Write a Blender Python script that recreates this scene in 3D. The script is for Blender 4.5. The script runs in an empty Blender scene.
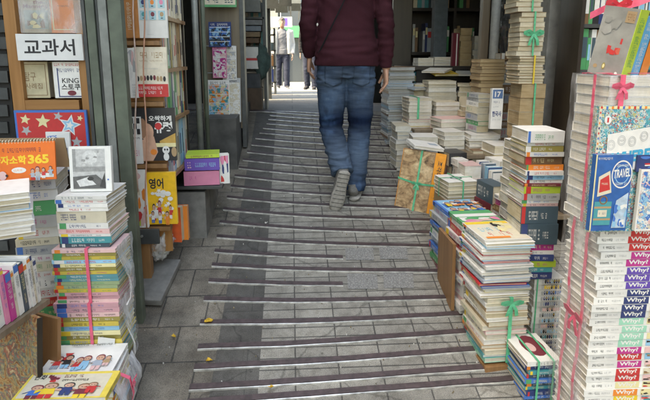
import bpy, bmesh, math, random
from mathutils import Vector, Matrix, noise
V = Vector
SC = bpy.context.scene
COL = SC.collection
rnd = random.Random(11)

# ---------------------------------------------------------------- camera
CZ = 1.756                       # eye height above the ramp's foot
PSI, PITCH, FPX, PPY = math.radians(3.6), math.radians(10.9), 520.0, 155.0
cam = bpy.data.cameras.new('camera'); cam_o = bpy.data.objects.new('camera', cam); COL.objects.link(cam_o)
cam_o.location = (0, 0, CZ); cam_o.rotation_euler = (math.pi/2 - PITCH, 0, -PSI)
cam.sensor_width = 36; cam.lens = FPX/650*36; cam.shift_y = -(200-PPY)/650
cam.clip_start = 0.02; cam.clip_end = 500
SC.camera = cam_o

# ---------------------------------------------------------------- light
SUN_DIR = V((-0.62, -0.16, 0.80)).normalized()      # towards the sun
w = bpy.data.worlds.new('World'); SC.world = w; w.use_nodes = True
nt = w.node_tree; sky = nt.nodes.new('ShaderNodeTexSky'); sky.sky_type = 'NISHITA'; sky.sun_disc = False
sky.sun_elevation = math.asin(SUN_DIR.z); sky.sun_rotation = math.atan2(SUN_DIR.x, SUN_DIR.y)
sky.dust_density = 2.5; sky.ozone_density = 0.6
nt.nodes['Background'].inputs[1].default_value = 0.15
nt.links.new(sky.outputs[0], nt.nodes['Background'].inputs[0])
sl = bpy.data.lights.new('sun', 'SUN'); sl.energy = 2.0; sl.angle = math.radians(0.5); sl.color = (1, .95, .87)
so = bpy.data.objects.new('sun', sl); COL.objects.link(so); so.rotation_euler = SUN_DIR.to_track_quat('Z', 'Y').to_euler()
SC.view_settings.view_transform = 'Standard'; SC.view_settings.look = 'None'
SC.view_settings.gamma = 1; SC.view_settings.use_curve_mapping = False
SC.view_settings.exposure = 3.0
SC.view_settings.use_white_balance = True; SC.view_settings.white_balance_temperature = 8800; SC.view_settings.white_balance_tint = 6

# ---------------------------------------------------------------- measuring
FH = V((math.sin(PSI), math.cos(PSI), 0)); RT = V((math.cos(PSI), -math.sin(PSI), 0))
FW = FH*math.cos(PITCH) - V((0, 0, 1))*math.sin(PITCH); UP = FH*math.sin(PITCH) + V((0, 0, 1))*math.cos(PITCH)
def ray(px, py): return RT*((px-325)/FPX) + UP*((PPY-py)/FPX) + FW
def at(px, py, Y):
    r = ray(px, py); return V((0, 0, CZ)) + r*(Y/r.y)
YC, ZC = 4.84, 1.234
def gz(Y): return .255*Y if Y < YC else ZC - .036*(Y-YC)
def ground(px, py):
    r = ray(px, py); t = (CZ)/(.255*r.y - r.z); return V((0, 0, CZ)) + r*t

# ---------------------------------------------------------------- materials
MATS = {}
def node(nt, t, **k):
    n = nt.nodes.new(t)
    for a, b in k.items(): setattr(n, a, b)
    return n
def base_mat(name):
    m = bpy.data.materials.new(name); m.use_nodes = True; nt = m.node_tree
    b = nt.nodes['Principled BSDF']; at_ = node(nt, 'ShaderNodeAttribute', attribute_name='loc')
    MATS[name] = m
    return m, nt, b, at_.outputs['Vector']
def mapping(nt, vec, scale):
    mp = node(nt, 'ShaderNodeMapping'); mp.inputs['Scale'].default_value = scale
    nt.links.new(vec, mp.inputs['Vector']); return mp.outputs[0]
def ntex(nt, vec, scale, detail=4, rough=.55, ty='ShaderNodeTexNoise'):
    n = node(nt, ty); n.inputs['Scale'].default_value = scale
    if 'Detail' in n.inputs: n.inputs['Detail'].default_value = 0 if 'Voronoi' in ty else detail
    if 'Roughness' in n.inputs: n.inputs['Roughness'].default_value = rough
    nt.links.new(vec, n.inputs['Vector']); return n
def ramp(nt, fac, stops, interp='LINEAR'):
    r = node(nt, 'ShaderNodeValToRGB'); cr = r.color_ramp; cr.interpolation = interp
    cr.elements.remove(cr.elements[1]); cr.elements[0].position = stops[0][0]; cr.elements[0].color = (*stops[0][1], 1)
    for p, c in stops[1:]: cr.elements.new(p).color = (*c, 1)
    nt.links.new(fac, r.inputs[0]); return r.outputs[0]
def mixc(nt, fac, a, b, mode='MIX'):
    m = node(nt, 'ShaderNodeMix', data_type='RGBA', blend_type=mode)
    for s, v in ((m.inputs[0], fac), (m.inputs[6], a), (m.inputs[7], b)):
        if hasattr(v, 'links') or hasattr(v, 'is_linked'): nt.links.new(v, s)
        elif isinstance(v, (int, float)): s.default_value = v
        else: s.default_value = (*v, 1)
    return m.outputs[2]
def bump(nt, b, h, strength, dist=.002):
    n = node(nt, 'ShaderNodeBump'); n.inputs['Strength'].default_value = strength; n.inputs['Distance'].default_value = dist
    nt.links.new(h, n.inputs['Height']); nt.links.new(n.outputs[0], b.inputs['Normal'])
def mk(name, col, rough=.5, var=.12, scale=30, metal=0, bmp=0, objvar=.0, spec=.5):
    """plain worn surface: mottled colour, optional bump and a per-object tone"""
    if name in MATS: return MATS[name]
    m, nt, b, vec = base_mat(name)
    n = ntex(nt, vec, scale)
    d = tuple(c*(1-var) for c in col); l = tuple(min(1, c*(1+var)) for c in col)
    c = ramp(nt, n.outputs[0], [(.3, d), (.7, l)])
    if objvar:
        oi = node(nt, 'ShaderNodeObjectInfo'); mr = node(nt, 'ShaderNodeMapRange')
        mr.inputs[3].default_value = 1-objvar; mr.inputs[4].default_value = 1+objvar
        nt.links.new(oi.outputs['Random'], mr.inputs[0]); hs = node(nt, 'ShaderNodeHueSaturation')
        nt.links.new(mr.outputs[0], hs.inputs['Value']); nt.links.new(c, hs.inputs['Color']); c = hs.outputs[0]
    nt.links.new(c, b.inputs['Base Color'])
    b.inputs['Roughness'].default_value = rough; b.inputs['Metallic'].default_value = metal
    b.inputs['Specular IOR Level'].default_value = spec
    if bmp: bump(nt, b, n.outputs[0], bmp)
    return m
PAL = dict(white=(.74,.73,.69), cream=(.66,.60,.46), grey=(.42,.43,.43), steel=(.36,.42,.48), black=(.025,.025,.028),
    navy=(.03,.05,.16), blue=(.05,.17,.5), lightblue=(.25,.5,.68), teal=(.05,.3,.33), green=(.07,.33,.13), lime=(.42,.56,.06),
    yellow=(.8,.56,.05), orange=(.8,.24,.04), red=(.58,.04,.04), maroon=(.19,.03,.045), pink=(.72,.24,.38), magenta=(.5,.04,.24),
    purple=(.13,.07,.38), brown=(.22,.12,.06), tan=(.42,.28,.15), olive=(.3,.25,.07), slate=(.05,.085,.11), mint=(.3,.6,.45),
    rose=(.72,.47,.45), paleyellow=(.74,.66,.36), kraft=(.36,.25,.14))
NICE = dict(lightblue='pale blue', paleyellow='pale yellow', steel='grey-blue', slate='dark slate', kraft='kraft brown', lime='lime green')
def C(c): return mk('cover_'+c, PAL[c], .38, .06, 25, objvar=.12)
def INK(c): return mk('ink_'+c, PAL[c], .5, .05, 60)
def pages(name, a, b):
    if name in MATS: return MATS[name]
    m, nt, bs, vec = base_mat(name)
    n = ntex(nt, mapping(nt, vec, (6, 6, 900)), 1, 2, .6); n2 = ntex(nt, vec, 14)
    c = ramp(nt, n.outputs[0], [(.3, tuple(x*.62 for x in a)), (.62, b)])
    oi = node(nt, 'ShaderNodeObjectInfo')
    tint = ramp(nt, oi.outputs['Random'], [(0, (.80, .74, .62)), (.5, (1, .97, .91)), (1, (1, 1, 1))])
    c = mixc(nt, 1.0, c, tint, 'MULTIPLY')
    st = ramp(nt, n2.outputs[0], [(.35, (.84, .8, .72)), (.6, (1, 1, 1))]); c = mixc(nt, 1.0, c, st, 'MULTIPLY')
    nt.links.new(c, bs.inputs['Base Color']); bs.inputs['Roughness'].default_value = .85
    bump(nt, bs, n.outputs[0], .5, .001); return m
PG_W = pages('pages_white', (.68, .67, .63), (.8, .79, .75)); PG_C = pages('pages_cream', (.6, .55, .43), (.72, .67, .54))
PG_O = pages('pages_old', (.4, .29, .16), (.55, .43, .27))
def art(name, cols, scale=30, rough=.35):
    """printed picture: irregular patches of ink"""
    if name in MATS: return MATS[name]
    m, nt, b, vec = base_mat(name)
    wv = ntex(nt, vec, scale*.6, 2); mx = mixc(nt, .06, vec, wv.outputs['Color'])
    n = ntex(nt, mx, scale, ty='ShaderNodeTexVoronoi'); sx = node(nt, 'ShaderNodeSeparateColor'); nt.links.new(n.outputs['Color'], sx.inputs[0])
    k = len(cols); c = ramp(nt, sx.outputs[0], [(i/k, PAL[q] if isinstance(q, str) else q) for i, q in enumerate(cols)], 'CONSTANT')
    n2 = ntex(nt, vec, scale*3.2, 3); c = mixc(nt, 1.0, c, ramp(nt, n2.outputs[0], [(.35, (.55, .55, .55)), (.5, (1, 1, 1))]), 'MULTIPLY')
    nt.links.new(c, b.inputs['Base Color']); b.inputs['Roughness'].default_value = rough
    return m
def wood(name, a, b_, rough=.45, axis=2):
    if name in MATS: return MATS[name]
    m, nt, b, vec = base_mat(name); sc = [26, 26, 26]; sc[axis] = 1.6
    n = ntex(nt, mapping(nt, vec, sc), 1.2, 6, .6)
    nt.links.new(ramp(nt, n.outputs[0], [(.3, a), (.7, b_)]), b.inputs['Base Color'])
    b.inputs['Roughness'].default_value = rough; bump(nt, b, n.outputs[0], .15); return m
def film(name, op=.25, rough=.12, col=(.9, .92, .95)):
    if name in MATS: return MATS[name]
    m, nt, b, vec = base_mat(name)
    n = ntex(nt, mapping(nt, vec, (14, 14, 5)), 1, 5, .6)
    b.inputs['Base Color'].default_value = (*col, 1); b.inputs['Roughness'].default_value = rough
    b.inputs['Specular IOR Level'].default_value = .8
    mr = node(nt, 'ShaderNodeMapRange'); mr.inputs[1].default_value = .42; mr.inputs[2].default_value = .75
    mr.inputs[3].default_value = op*.35; mr.inputs[4].default_value = min(1, op*2.2)
    nt.links.new(n.outputs[0], mr.inputs[0]); nt.links.new(mr.outputs[0], b.inputs['Alpha'])
    bump(nt, b, n.outputs[0], .9, .01); return m
FILM = film('clear_plastic_film', .2); FILM2 = film('cloudy_plastic_film', .42, .2)
WOOD_O = wood('orange_wood', (.30, .135, .04), (.46, .22, .075)); WOOD_D = wood('dark_wood', (.018, .013, .01), (.035, .025, .018))
WOOD_B = wood('brown_board', (.2, .1, .04), (.33, .17, .07)); WOOD_H = wood('orange_wood_across', (.30, .135, .04), (.46, .22, .075), axis=0)
WOOD_T = wood('weathered_wood', (.15, .11, .07), (.24, .18, .12))
RIB_P = mk('pink_ribbon', (.75, .12, .2), .4, .15, 60); RIB_G = mk('green_ribbon', (.08, .45, .24), .35, .2, 60); RIB_Y = mk('yellow_ribbon', (.7, .5, .06), .4)
ALU = mk('worn_aluminium', (.22, .235, .22), .5, .3, 12, .3, .15); GRN = mk('green_grey_paint', (.10, .12, .088), .6, .35, 9, 0, .35)
STEEL_D = mk('dark_steel', (.07, .075, .075), .5, .25, 14, .3)
CONC = mk('concrete', (.17, .165, .15), .9, .28, 16, 0, .6); CONC_D = mk('stained_concrete', (.09, .088, .08), .9, .4, 7, 0, .7)
PLAST = mk('aged_plaster', (.42, .40, .36), .9, .18, 3, 0, .4); PLASTW = mk('white_plaster', (.24, .235, .22), .9, .06, 2)
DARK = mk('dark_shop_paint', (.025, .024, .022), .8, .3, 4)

# ---------------------------------------------------------------- mesh building
class MB:
    def __init__(s): s.v = []; s.l = []; s.f = []; s.m = []; s.smooth = False
    def add(s, pts, faces, mat, loc=None, M=None):
        b = len(s.v)
        for i, p in enumerate(pts):
            p = V(p); s.l.append(V(loc[i]) if loc else p.copy()); s.v.append(M @ p if M else p)
        for f in faces: s.f.append([b+i for i in f]); s.m.append(mat)
        return s
    def box(s, lo, hi, mat, M=None, bev=0):
        x0, y0, z0 = lo; x1, y1, z1 = hi
        p = [(x0,y0,z0),(x1,y0,z0),(x1,y1,z0),(x0,y1,z0),(x0,y0,z1),(x1,y0,z1),(x1,y1,z1),(x0,y1,z1)]
        f = [(0,3,2,1),(4,5,6,7),(0,1,5,4),(1,2,6,5),(2,3,7,6),(3,0,4,7)]
        if not bev: return s.add(p, f, mat, None, M)
        bm = bmesh.new(); vs = [bm.verts.new(q) for q in p]; [bm.faces.new([vs[i] for i in q]) for q in f]
        bmesh.ops.bevel(bm, geom=bm.edges[:], offset=bev, segments=2, affect='EDGES', profile=.6)
        return s.bm(bm, mat, M)
    def bm(s, bm, mat, M=None):
        bm.verts.index_update(); s.add([q.co.copy() for q in bm.verts], [[q.index for q in f.verts] for f in bm.faces], mat, None, M); bm.free(); return s
    def loft(s, secs, mat, n=12, cap=True, hint=V((1, 0, 0)), M=None):
        """secs: (centre, a, b) ellipses along a path; a runs along the hint direction"""
        pts = []; cs = [V(q[0]) for q in secs]
        for i, (c, a, b) in enumerate(secs):
            t = (cs[min(i+1, len(cs)-1)] - cs[max(i-1, 0)]).normalized()
            u = (hint - t*hint.dot(t))
            u = u.normalized() if u.length > 1e-4 else t.orthogonal().normalized()
            w_ = t.cross(u)
            for k in range(n):
                an = 2*math.pi*k/n; pts.append(V(c) + u*(a*math.cos(an)) + w_*(b*math.sin(an)))
        f = [(i*n+k, i*n+(k+1) % n, (i+1)*n+(k+1) % n, (i+1)*n+k) for i in range(len(secs)-1) for k in range(n)]
        if cap: f += [tuple(reversed(range(n))), tuple(range((len(secs)-1)*n, len(secs)*n))]
        return s.add(pts, f, mat, None, M)
    def tube(s, pts, r, mat, n=8, hint=V((.3, .2, 1))): return s.loft([(p, r, r) for p in pts], mat, n, True, hint)
    def band(s, pts, wdir, wid, th, mat):
        """flat ribbon through pts, wid wide along wdir, th thick"""
        pts = [V(p) for p in pts]; q = []
        for i, p in enumerate(pts):
            t = (pts[min(i+1, len(pts)-1)] - pts[max(i-1, 0)]).normalized()
            wd = wdir[i] if isinstance(wdir, list) else wdir
            n = t.cross(wd).normalized()*th/2; d = wd.normalized()*wid/2
            q += [p-d-n, p+d-n, p+d+n, p-d+n]
        f = [(4*i+k, 4*i+(k+1) % 4, 4*i+4+(k+1) % 4, 4*i+4+k) for i in range(len(pts)-1) for k in range(4)]
        f += [(3, 2, 1, 0), tuple(range(4*len(pts)-4, 4*len(pts)))]
        return s.add(q, f, mat)
ORG = {}
def build(s, name, parent=None, smooth=False, loc=None):
    if parent is not None: loc = ORG[parent]
    elif loc is None: loc = V((0, 0, 0))
    s_parent = parent
    loc = V(loc)
    me = bpy.data.meshes.new(name); me.from_pydata([tuple(p-loc) for p in s.v], [], s.f)
    ms = []; idx = []
    for m in s.m:
        if m not in ms: ms.append(m)
        idx.append(ms.index(m))
    for m in ms: me.materials.append(m)
    me.polygons.foreach_set('material_index', idx)
    if smooth: me.polygons.foreach_set('use_smooth', [True]*len(me.polygons))
    a = me.attributes.new('loc', 'FLOAT_VECTOR', 'POINT'); a.data.foreach_set('vector', [c for p in s.l for c in p])
    o = bpy.data.objects.new(name, me); COL.objects.link(o); ORG[o] = loc
    if s_parent is not None: o.parent = s_parent
    else: o.location = loc
    return o
MB.build = build
def tag(o, label, cat, group=None, kind=None):
    if label: o['label'] = label
    if cat: o['category'] = cat
    if group: o['group'] = group
    if kind: o['kind'] = kind
    return o
def thing(name, label, cat, loc, group=None):
    o = bpy.data.objects.new(name, None); COL.objects.link(o); o.location = loc; o.empty_display_size = .05; ORG[o] = V(loc)
    return tag(o, label, cat, group)
def struct(mb, name, **k):
    o = mb.build(name, **k); o['kind'] = 'structure'; return o

# ---------------------------------------------------------------- lettering and print
_tc = {}
def glyphs(s, bold=.0):
    if (s, bold) in _tc: return _tc[(s, bold)]
    c = bpy.data.curves.new('t', 'FONT'); c.body = s; c.offset = bold; c.resolution_u = 3
    o = bpy.data.objects.new('t', c); COL.objects.link(o); dg = bpy.context.evaluated_depsgraph_get()
    me = bpy.data.meshes.new_from_object(o.evaluated_get(dg))
    vs = [(v.co.x, v.co.y) for v in me.vertices]; fs = [tuple(p.vertices) for p in me.polygons]
    bpy.data.objects.remove(o); bpy.data.curves.remove(c); bpy.data.meshes.remove(me)
    x0 = min(v[0] for v in vs); x1 = max(v[0] for v in vs); y0 = min(v[1] for v in vs); y1 = max(v[1] for v in vs)
    vs = [((x-x0)/(x1-x0), (y-y0)/(y1-y0)) for x, y in vs]; _tc[(s, bold)] = (vs, fs); return vs, fs
class Panel:
    """a flat face in the world, addressed with the rectangle r = (left, top, right, bottom)"""
    def __init__(s, o, u, v, w, h, r=(0, 0, 1, 1), mb=None):
        s.o, s.u, s.v, s.w, s.h, s.r = V(o), V(u).normalized(), V(v).normalized(), w, h, r; s.n = s.u.cross(s.v); s.mb = mb or MB(); s.k = 0
    def pt(s, x, y, off=.0006):
        x0, y0, x1, y1 = s.r; return s.o + s.u*(s.w*(x-x0)/(x1-x0)) + s.v*(s.h*(y1-y)/(y1-y0)) + s.n*off
    def lc(s, x, y): x0, y0, x1, y1 = s.r; return V((s.w*(x-x0)/(x1-x0), s.h*(y1-y)/(y1-y0), 0))
    def poly(s, pts, mat, off=None):
        if off is None: s.k += 1; off = .0004 + .00012*s.k
        s.mb.add([s.pt(x, y, off) for x, y in pts], [tuple(reversed(range(len(pts)))) if s._cw(pts) else tuple(range(len(pts)))], mat, [s.lc(x, y) for x, y in pts]); return s
    def _cw(s, p): return sum((p[i][0]-p[i-1][0])*(p[i][1]+p[i-1][1]) for i in range(len(p))) < 0
    def rect(s, x0, y0, x1, y1, mat): return s.poly([(x0, y1), (x1, y1), (x1, y0), (x0, y0)], mat)
    def ell(s, cx, cy, rx, ry, mat, n=18): return s.poly([(cx+rx*math.cos(2*math.pi*i/n), cy+ry*math.sin(2*math.pi*i/n)) for i in range(n)], mat)
    def star(s, cx, cy, r, mat, rot=0, n=5, q=.45):
        asp = (s.w/(s.r[2]-s.r[0]))/(s.h/(s.r[3]-s.r[1]))
        for i in range(n):
            a0 = rot+2*math.pi*i/n; P = lambda a, rr: (cx+rr*math.sin(a), cy-rr*math.cos(a)*asp)
            s.poly([(cx, cy), P(a0-math.pi/n, r*q), P(a0, r), P(a0+math.pi/n, r*q)], mat, .0004+.00012*(s.k+1))
        s.k += 1; return s
    def ring(s, cx, cy, rx, ry, mat, t=.12, n=20):
        s.k += 1; off = .0004+.00012*s.k
        for i in range(n):
            a, b = 2*math.pi*i/n, 2*math.pi*(i+1)/n; q = 1-t
            s.poly([(cx+rx*math.cos(a), cy+ry*math.sin(a)), (cx+rx*math.cos(b), cy+ry*math.sin(b)), (cx+q*rx*math.cos(b), cy+q*ry*math.sin(b)), (cx+q*rx*math.cos(a), cy+q*ry*math.sin(a))], mat, off)
        return s
    def text(s, t, x0, y0, x1, y1, mat, bold=.0, slant=0):
        vs, fs = glyphs(t, bold); s.k += 1; off = .0004+.00012*s.k
        pts = [s.pt(x0+(x1-x0)*a, y1-(y1-y0)*b+slant*a, off) for a, b in vs]
        s.mb.add(pts, fs, mat); return s
    def vtext(s, t, x0, y0, x1, y1, mat, bold=.0):
        """reads downwards, turned a quarter"""
        vs, fs = glyphs(t, bold); s.k += 1; off = .0004+.00012*s.k
        s.mb.add([s.pt(x0+(x1-x0)*b, y0+(y1-y0)*a, off) for a, b in vs], fs, mat); return s
    def greek(s, x0, y0, x1, y1, mat, R, n=8, vert=False):
        """print too small to read: rows of little stroke clusters"""
        s.k += 1; off = .0004+.00012*s.k; n = max(2, int(n*1.35)); a0, a1 = (y0, y1) if vert else (x0, x1); st = (a1-a0)/n
        def q(u0, v0, u1, v1, a):
            if vert: X = (x0+(x1-x0)*v0, x0+(x1-x0)*v1); Y = (a+st*u0, a+st*u1)
            else: X = (a+st*u0, a+st*u1); Y = (y0+(y1-y0)*v0, y0+(y1-y0)*v1)
            s.poly([(X[0], Y[1]), (X[1], Y[1]), (X[1], Y[0]), (X[0], Y[0])], mat, off)
        for i in range(n):
            if R.random() < .15: continue
            a = a0+st*i; t = R.randint(0, 4)
            if t != 1: q(.06, .04, .5, .2, a)
            if t in (0, 1, 4): q(.06, .2 if t != 1 else .04, .2, .62, a)
            if t in (0, 2, 3): q(.06, .46, .5, .62, a)
            if t != 3: q(.64, 0, .78, .7 if t == 2 else 1, a)
            if t in (2, 3): q(.08, .8, .84, .97, a)
            if t == 4: q(.2, .5, .64, .64, a)
        return s
    def blobs(s, x0, y0, x1, y1, mats, R, n=10, size=.12):
        for i in range(n):
            cx, cy = R.uniform(x0, x1), R.uniform(y0, y1); rx = abs(x1-x0)*size*R.uniform(.5, 1.2); ry = abs(y1-y0)*size*R.uniform(.5, 1.2); k = R.randint(5, 9); ph = R.random()*6
            s.poly([(min(max(cx+rx*R.uniform(.6, 1.2)*math.cos(ph+2*math.pi*i/k), x0), x1), min(max(cy+ry*R.uniform(.6, 1.2)*math.sin(ph+2*math.pi*i/k), min(y0, y1)), max(y0, y1))) for i in range(k)], R.choice(mats))
        return s
    def comic(s, x0, y0, x1, y1, R, n, cols, size=.2):
        """small made-up cartoon people: body, head, hair, eyes, arms"""
        W_, H_ = abs(x1-x0), abs(y1-y0); lo, hi = min(y0, y1), max(y0, y1)
        for i in range(n):
            k = size*R.uniform(.75, 1.2); cx = x0+W_*(i+.5+R.uniform(-.25, .25))/n; cy = lo+H_*R.uniform(.35, .62); w_, h_ = W_*k*.42, H_*k*1.0; c = INK(R.choice(cols)); c2 = INK(R.choice(cols)); sk = mk('ink_flesh', (.62, .36, .25), .5)
            s.poly([(cx-w_*.5, cy+h_*1.0), (cx+w_*.5, cy+h_*1.0), (cx+w_*.36, cy+h_*.25), (cx-w_*.36, cy+h_*.25)], c)
            s.poly([(cx-w_*.42, cy+h_*1.5), (cx-w_*.05, cy+h_*1.5), (cx-w_*.03, cy+h_*.98), (cx-w_*.46, cy+h_*.98)], c2); s.poly([(cx+w_*.05, cy+h_*1.5), (cx+w_*.42, cy+h_*1.5), (cx+w_*.46, cy+h_*.98), (cx+w_*.03, cy+h_*.98)], c2)
            for g in (-1, 1): s.poly([(cx+g*w_*.36, cy+h_*.3), (cx+g*w_*.85, cy+h_*R.uniform(.2, .9)), (cx+g*w_*.8, cy+h_*R.uniform(.2, .9)), (cx+g*w_*.42, cy+h_*.55)], c if R.random() < .6 else sk)
            s.ell(cx, cy-h_*.08, w_*.46, h_*.4, INK(R.choice(['black', 'brown', 'maroon'])), 12); s.ell(cx, cy+h_*.0, w_*.38, h_*.31, sk, 12)
            for g in (-1, 1): s.ell(cx+g*w_*.14, cy+h_*.02, w_*.05, h_*.06, INK('black'), 6)
        return s
    def build(s, name, parent): return s.mb.build(name, parent)

ORD = 'topmost second third fourth fifth sixth seventh eighth ninth tenth eleventh twelfth thirteenth fourteenth fifteenth sixteenth seventeenth eighteenth nineteenth twentieth'.split()
TENS = {20: 'twenty', 30: 'thirty'}
def ordn(i):
    if i < 20: return ORD[i]
    return TENS[(i+1)//10*10] + '-' + ('first' if (i+1) % 10 == 1 else ORD[(i+1) % 10 - 1]) if (i+1) % 10 else {30: 'thirtieth', 40: 'fortieth'}[i+1]
INKS = ['black', 'navy', 'red', 'blue', 'green', 'magenta', 'slate']
LIGHT = {'white', 'cream', 'paleyellow', 'lightblue', 'rose', 'grey', 'steel', 'yellow', 'lime', 'mint', 'tan', 'pink', 'kraft'}
def book_mesh(parent, M, w, d, t, side='F', cov='white', pg=None, R=rnd, board=.0014, marks=True, covm=None, part=False, spinem=None, dense=False, names=('cover', 'pages', 'spine_print')):
    """lies flat in its own frame: spine length w along x, d deep along y from 0, t thick; side = where the spine is (F L R B)"""
    pg = pg or PG_W; cm = covm or C(cov); c = min(board, t*.2); i = .0025; x0, x1, y0, y1 = -w/2, w/2, 0, d
    mb = MB(); sp = {'F': ((x0, 0, 0), (x1, c, t)), 'B': ((x0, d-c, 0), (x1, d, t)), 'L': ((x0, 0, 0), (x0+c, d, t)), 'R': ((x1-c, 0, 0), (x1, d, t))}[side]
    bx = [x0, x1, y0, y1]; px = [x0+i, x1-i, y0+i, y1-i]; j = 'LRFB'.index(side); bx[j] += c if j in (0, 2) else -c; px[j] = bx[j] - (.0004 if j in (0, 2) else -.0004)
    mb.box((bx[0], bx[2], 0), (bx[1], bx[3], c), cm, M); mb.box((bx[0], bx[2], t-c), (bx[1], bx[3], t), cm, M); mb.box(*sp, spinem or cm, M)
    o = mb.build('book' if part else names[0], parent)
    MB().box((px[0], px[2], c*.6), (px[1], px[3], t-c*.6), pg, M).build('pages', o if part else parent)
    if marks:
        R3 = M.to_3x3()
        if side == 'F': P = Panel(M @ V((x0, 0, 0)), R3 @ V((1, 0, 0)), R3 @ V((0, 0, 1)), w, t)
        elif side == 'L': P = Panel(M @ V((x0, d, 0)), R3 @ V((0, -1, 0)), R3 @ V((0, 0, 1)), d, t)
        elif side == 'R': P = Panel(M @ V((x1, 0, 0)), R3 @ V((0, 1, 0)), R3 @ V((0, 0, 1)), d, t)
        else: return o
        ink = R.choice(INKS) if cov in LIGHT else R.choice(['white', 'white', 'paleyellow'])
        a = R.uniform(.06, .2); b = a+R.uniform(.3, .55)
        if R.random() < .5 or dense:
            q = R.uniform(0, .06); P.rect(q, 0, q+R.uniform(.05, .16), 1, INK(R.choice(['red', 'blue', 'yellow', 'green', 'navy', 'orange', 'white'])))
            a = max(a, q+.19); b = max(b, a+.25)
        P.greek(a, .24, b, .78, INK(ink), R, R.randint(6, 11)); P.greek(b+.08, .36, min(.94, b+R.uniform(.15, .3)), .7, INK(ink), R, R.randint(3, 6))
        P.build('spine_print', o if part else parent)
    return o
def flatM(x, y, z, rz=0, d=0): return Matrix.Translation((x, y, z)) @ Matrix.Rotation(rz, 4, 'Z')
def axesM(o, X, Y, Z):
    return Matrix.Translation(V(o)) @ Matrix((V(X), V(Y), V(Z))).transposed().to_4x4()
NB = [0]
def ribbon_around(par, lo, hi, M, mat, wid=.014, along='y', pos=0, name='ribbon', th=.0012, g=.003):
    """strap round a block given in its own frame; along = the plane it runs in"""
    x0, y0, z0 = lo; x1, y1, z1 = hi; R3 = M.to_3x3()
    if along == 'y': pts = [(pos, y0-g, z0-.0005), (pos, y0-g, z1+g), (pos, y1+g, z1+g), (pos, y1+g, z0-.0005)]; wd = V((1, 0, 0))
    else: pts = [(x0-g, pos, z0-.0005), (x0-g, pos, z1+g), (x1+g, pos, z1+g), (x1+g, pos, z0-.0005)]; wd = V((0, 1, 0))
    full = []
    for a, b in zip(pts[:-1], pts[1:]):
        for k in range(4): full.append(V(a).lerp(V(b), k/4))
    full.append(V(pts[-1]))
    return MB().band([M @ p for p in full], R3 @ wd, wid, th, mat).build(name, par)
def bow(mb, p, u, v, n, s, mat):
    """knot with two loops and two tails"""
    for sg, k in ((1, .9), (-1, 1.0)):
        L = [p + n*.003, p + u*sg*s*.5*k + v*s*.28 + n*.012, p + u*sg*s*k + v*s*.12 + n*.008, p + u*sg*s*.55*k - v*s*.06 + n*.004, p + n*.003]
        mb.band(L, (n*.3+v).normalized(), s*.3, .001, mat)
        T = [p + n*.003, p + u*sg*s*.3 - v*s*.5 + n*.008, p + u*sg*s*.42 - v*s*1.05 + n*.004]
        mb.band(T, (u+v*.2).normalized(), s*.28, .001, mat)
MASS = MB()          # the many small far books, one mass
def mass_book(M, w, d, t, side, c, pg):
    k = .002; x0, x1, y0, y1 = -w/2, w/2, 0, d; cm = C(c)
    MASS.box((x0, y0, 0), (x1, y1, .0015), cm, M).box((x0, y0, t-.0015), (x1, y1, t), cm, M)
    sp = {'F': ((x0, 0, .0015), (x1, k, t-.0015)), 'B': ((x0, d-k, .0015), (x1, d, t-.0015)), 'L': ((x0, 0, .0015), (x0+k, d, t-.0015)), 'R': ((x1-k, 0, .0015), (x1, d, t-.0015))}[side]; MASS.box(*sp, cm, M)
    lo = [x0+k*1.1, y0+k*1.1, .001]; hi = [x1-k*1.1, y1-k*1.1, t-.001]; MASS.box(lo, hi, pg, M)
    if side == 'F' and rnd.random() < .9:
        a = x0+w*rnd.uniform(.1, .3); MASS.box((a, -.0006, t*.25), (a+w*rnd.uniform(.2, .5), -.0001, t*.7), INK(rnd.choice(['black', 'navy', 'red'] if c in LIGHT else ['white', 'paleyellow'])), M)
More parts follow.
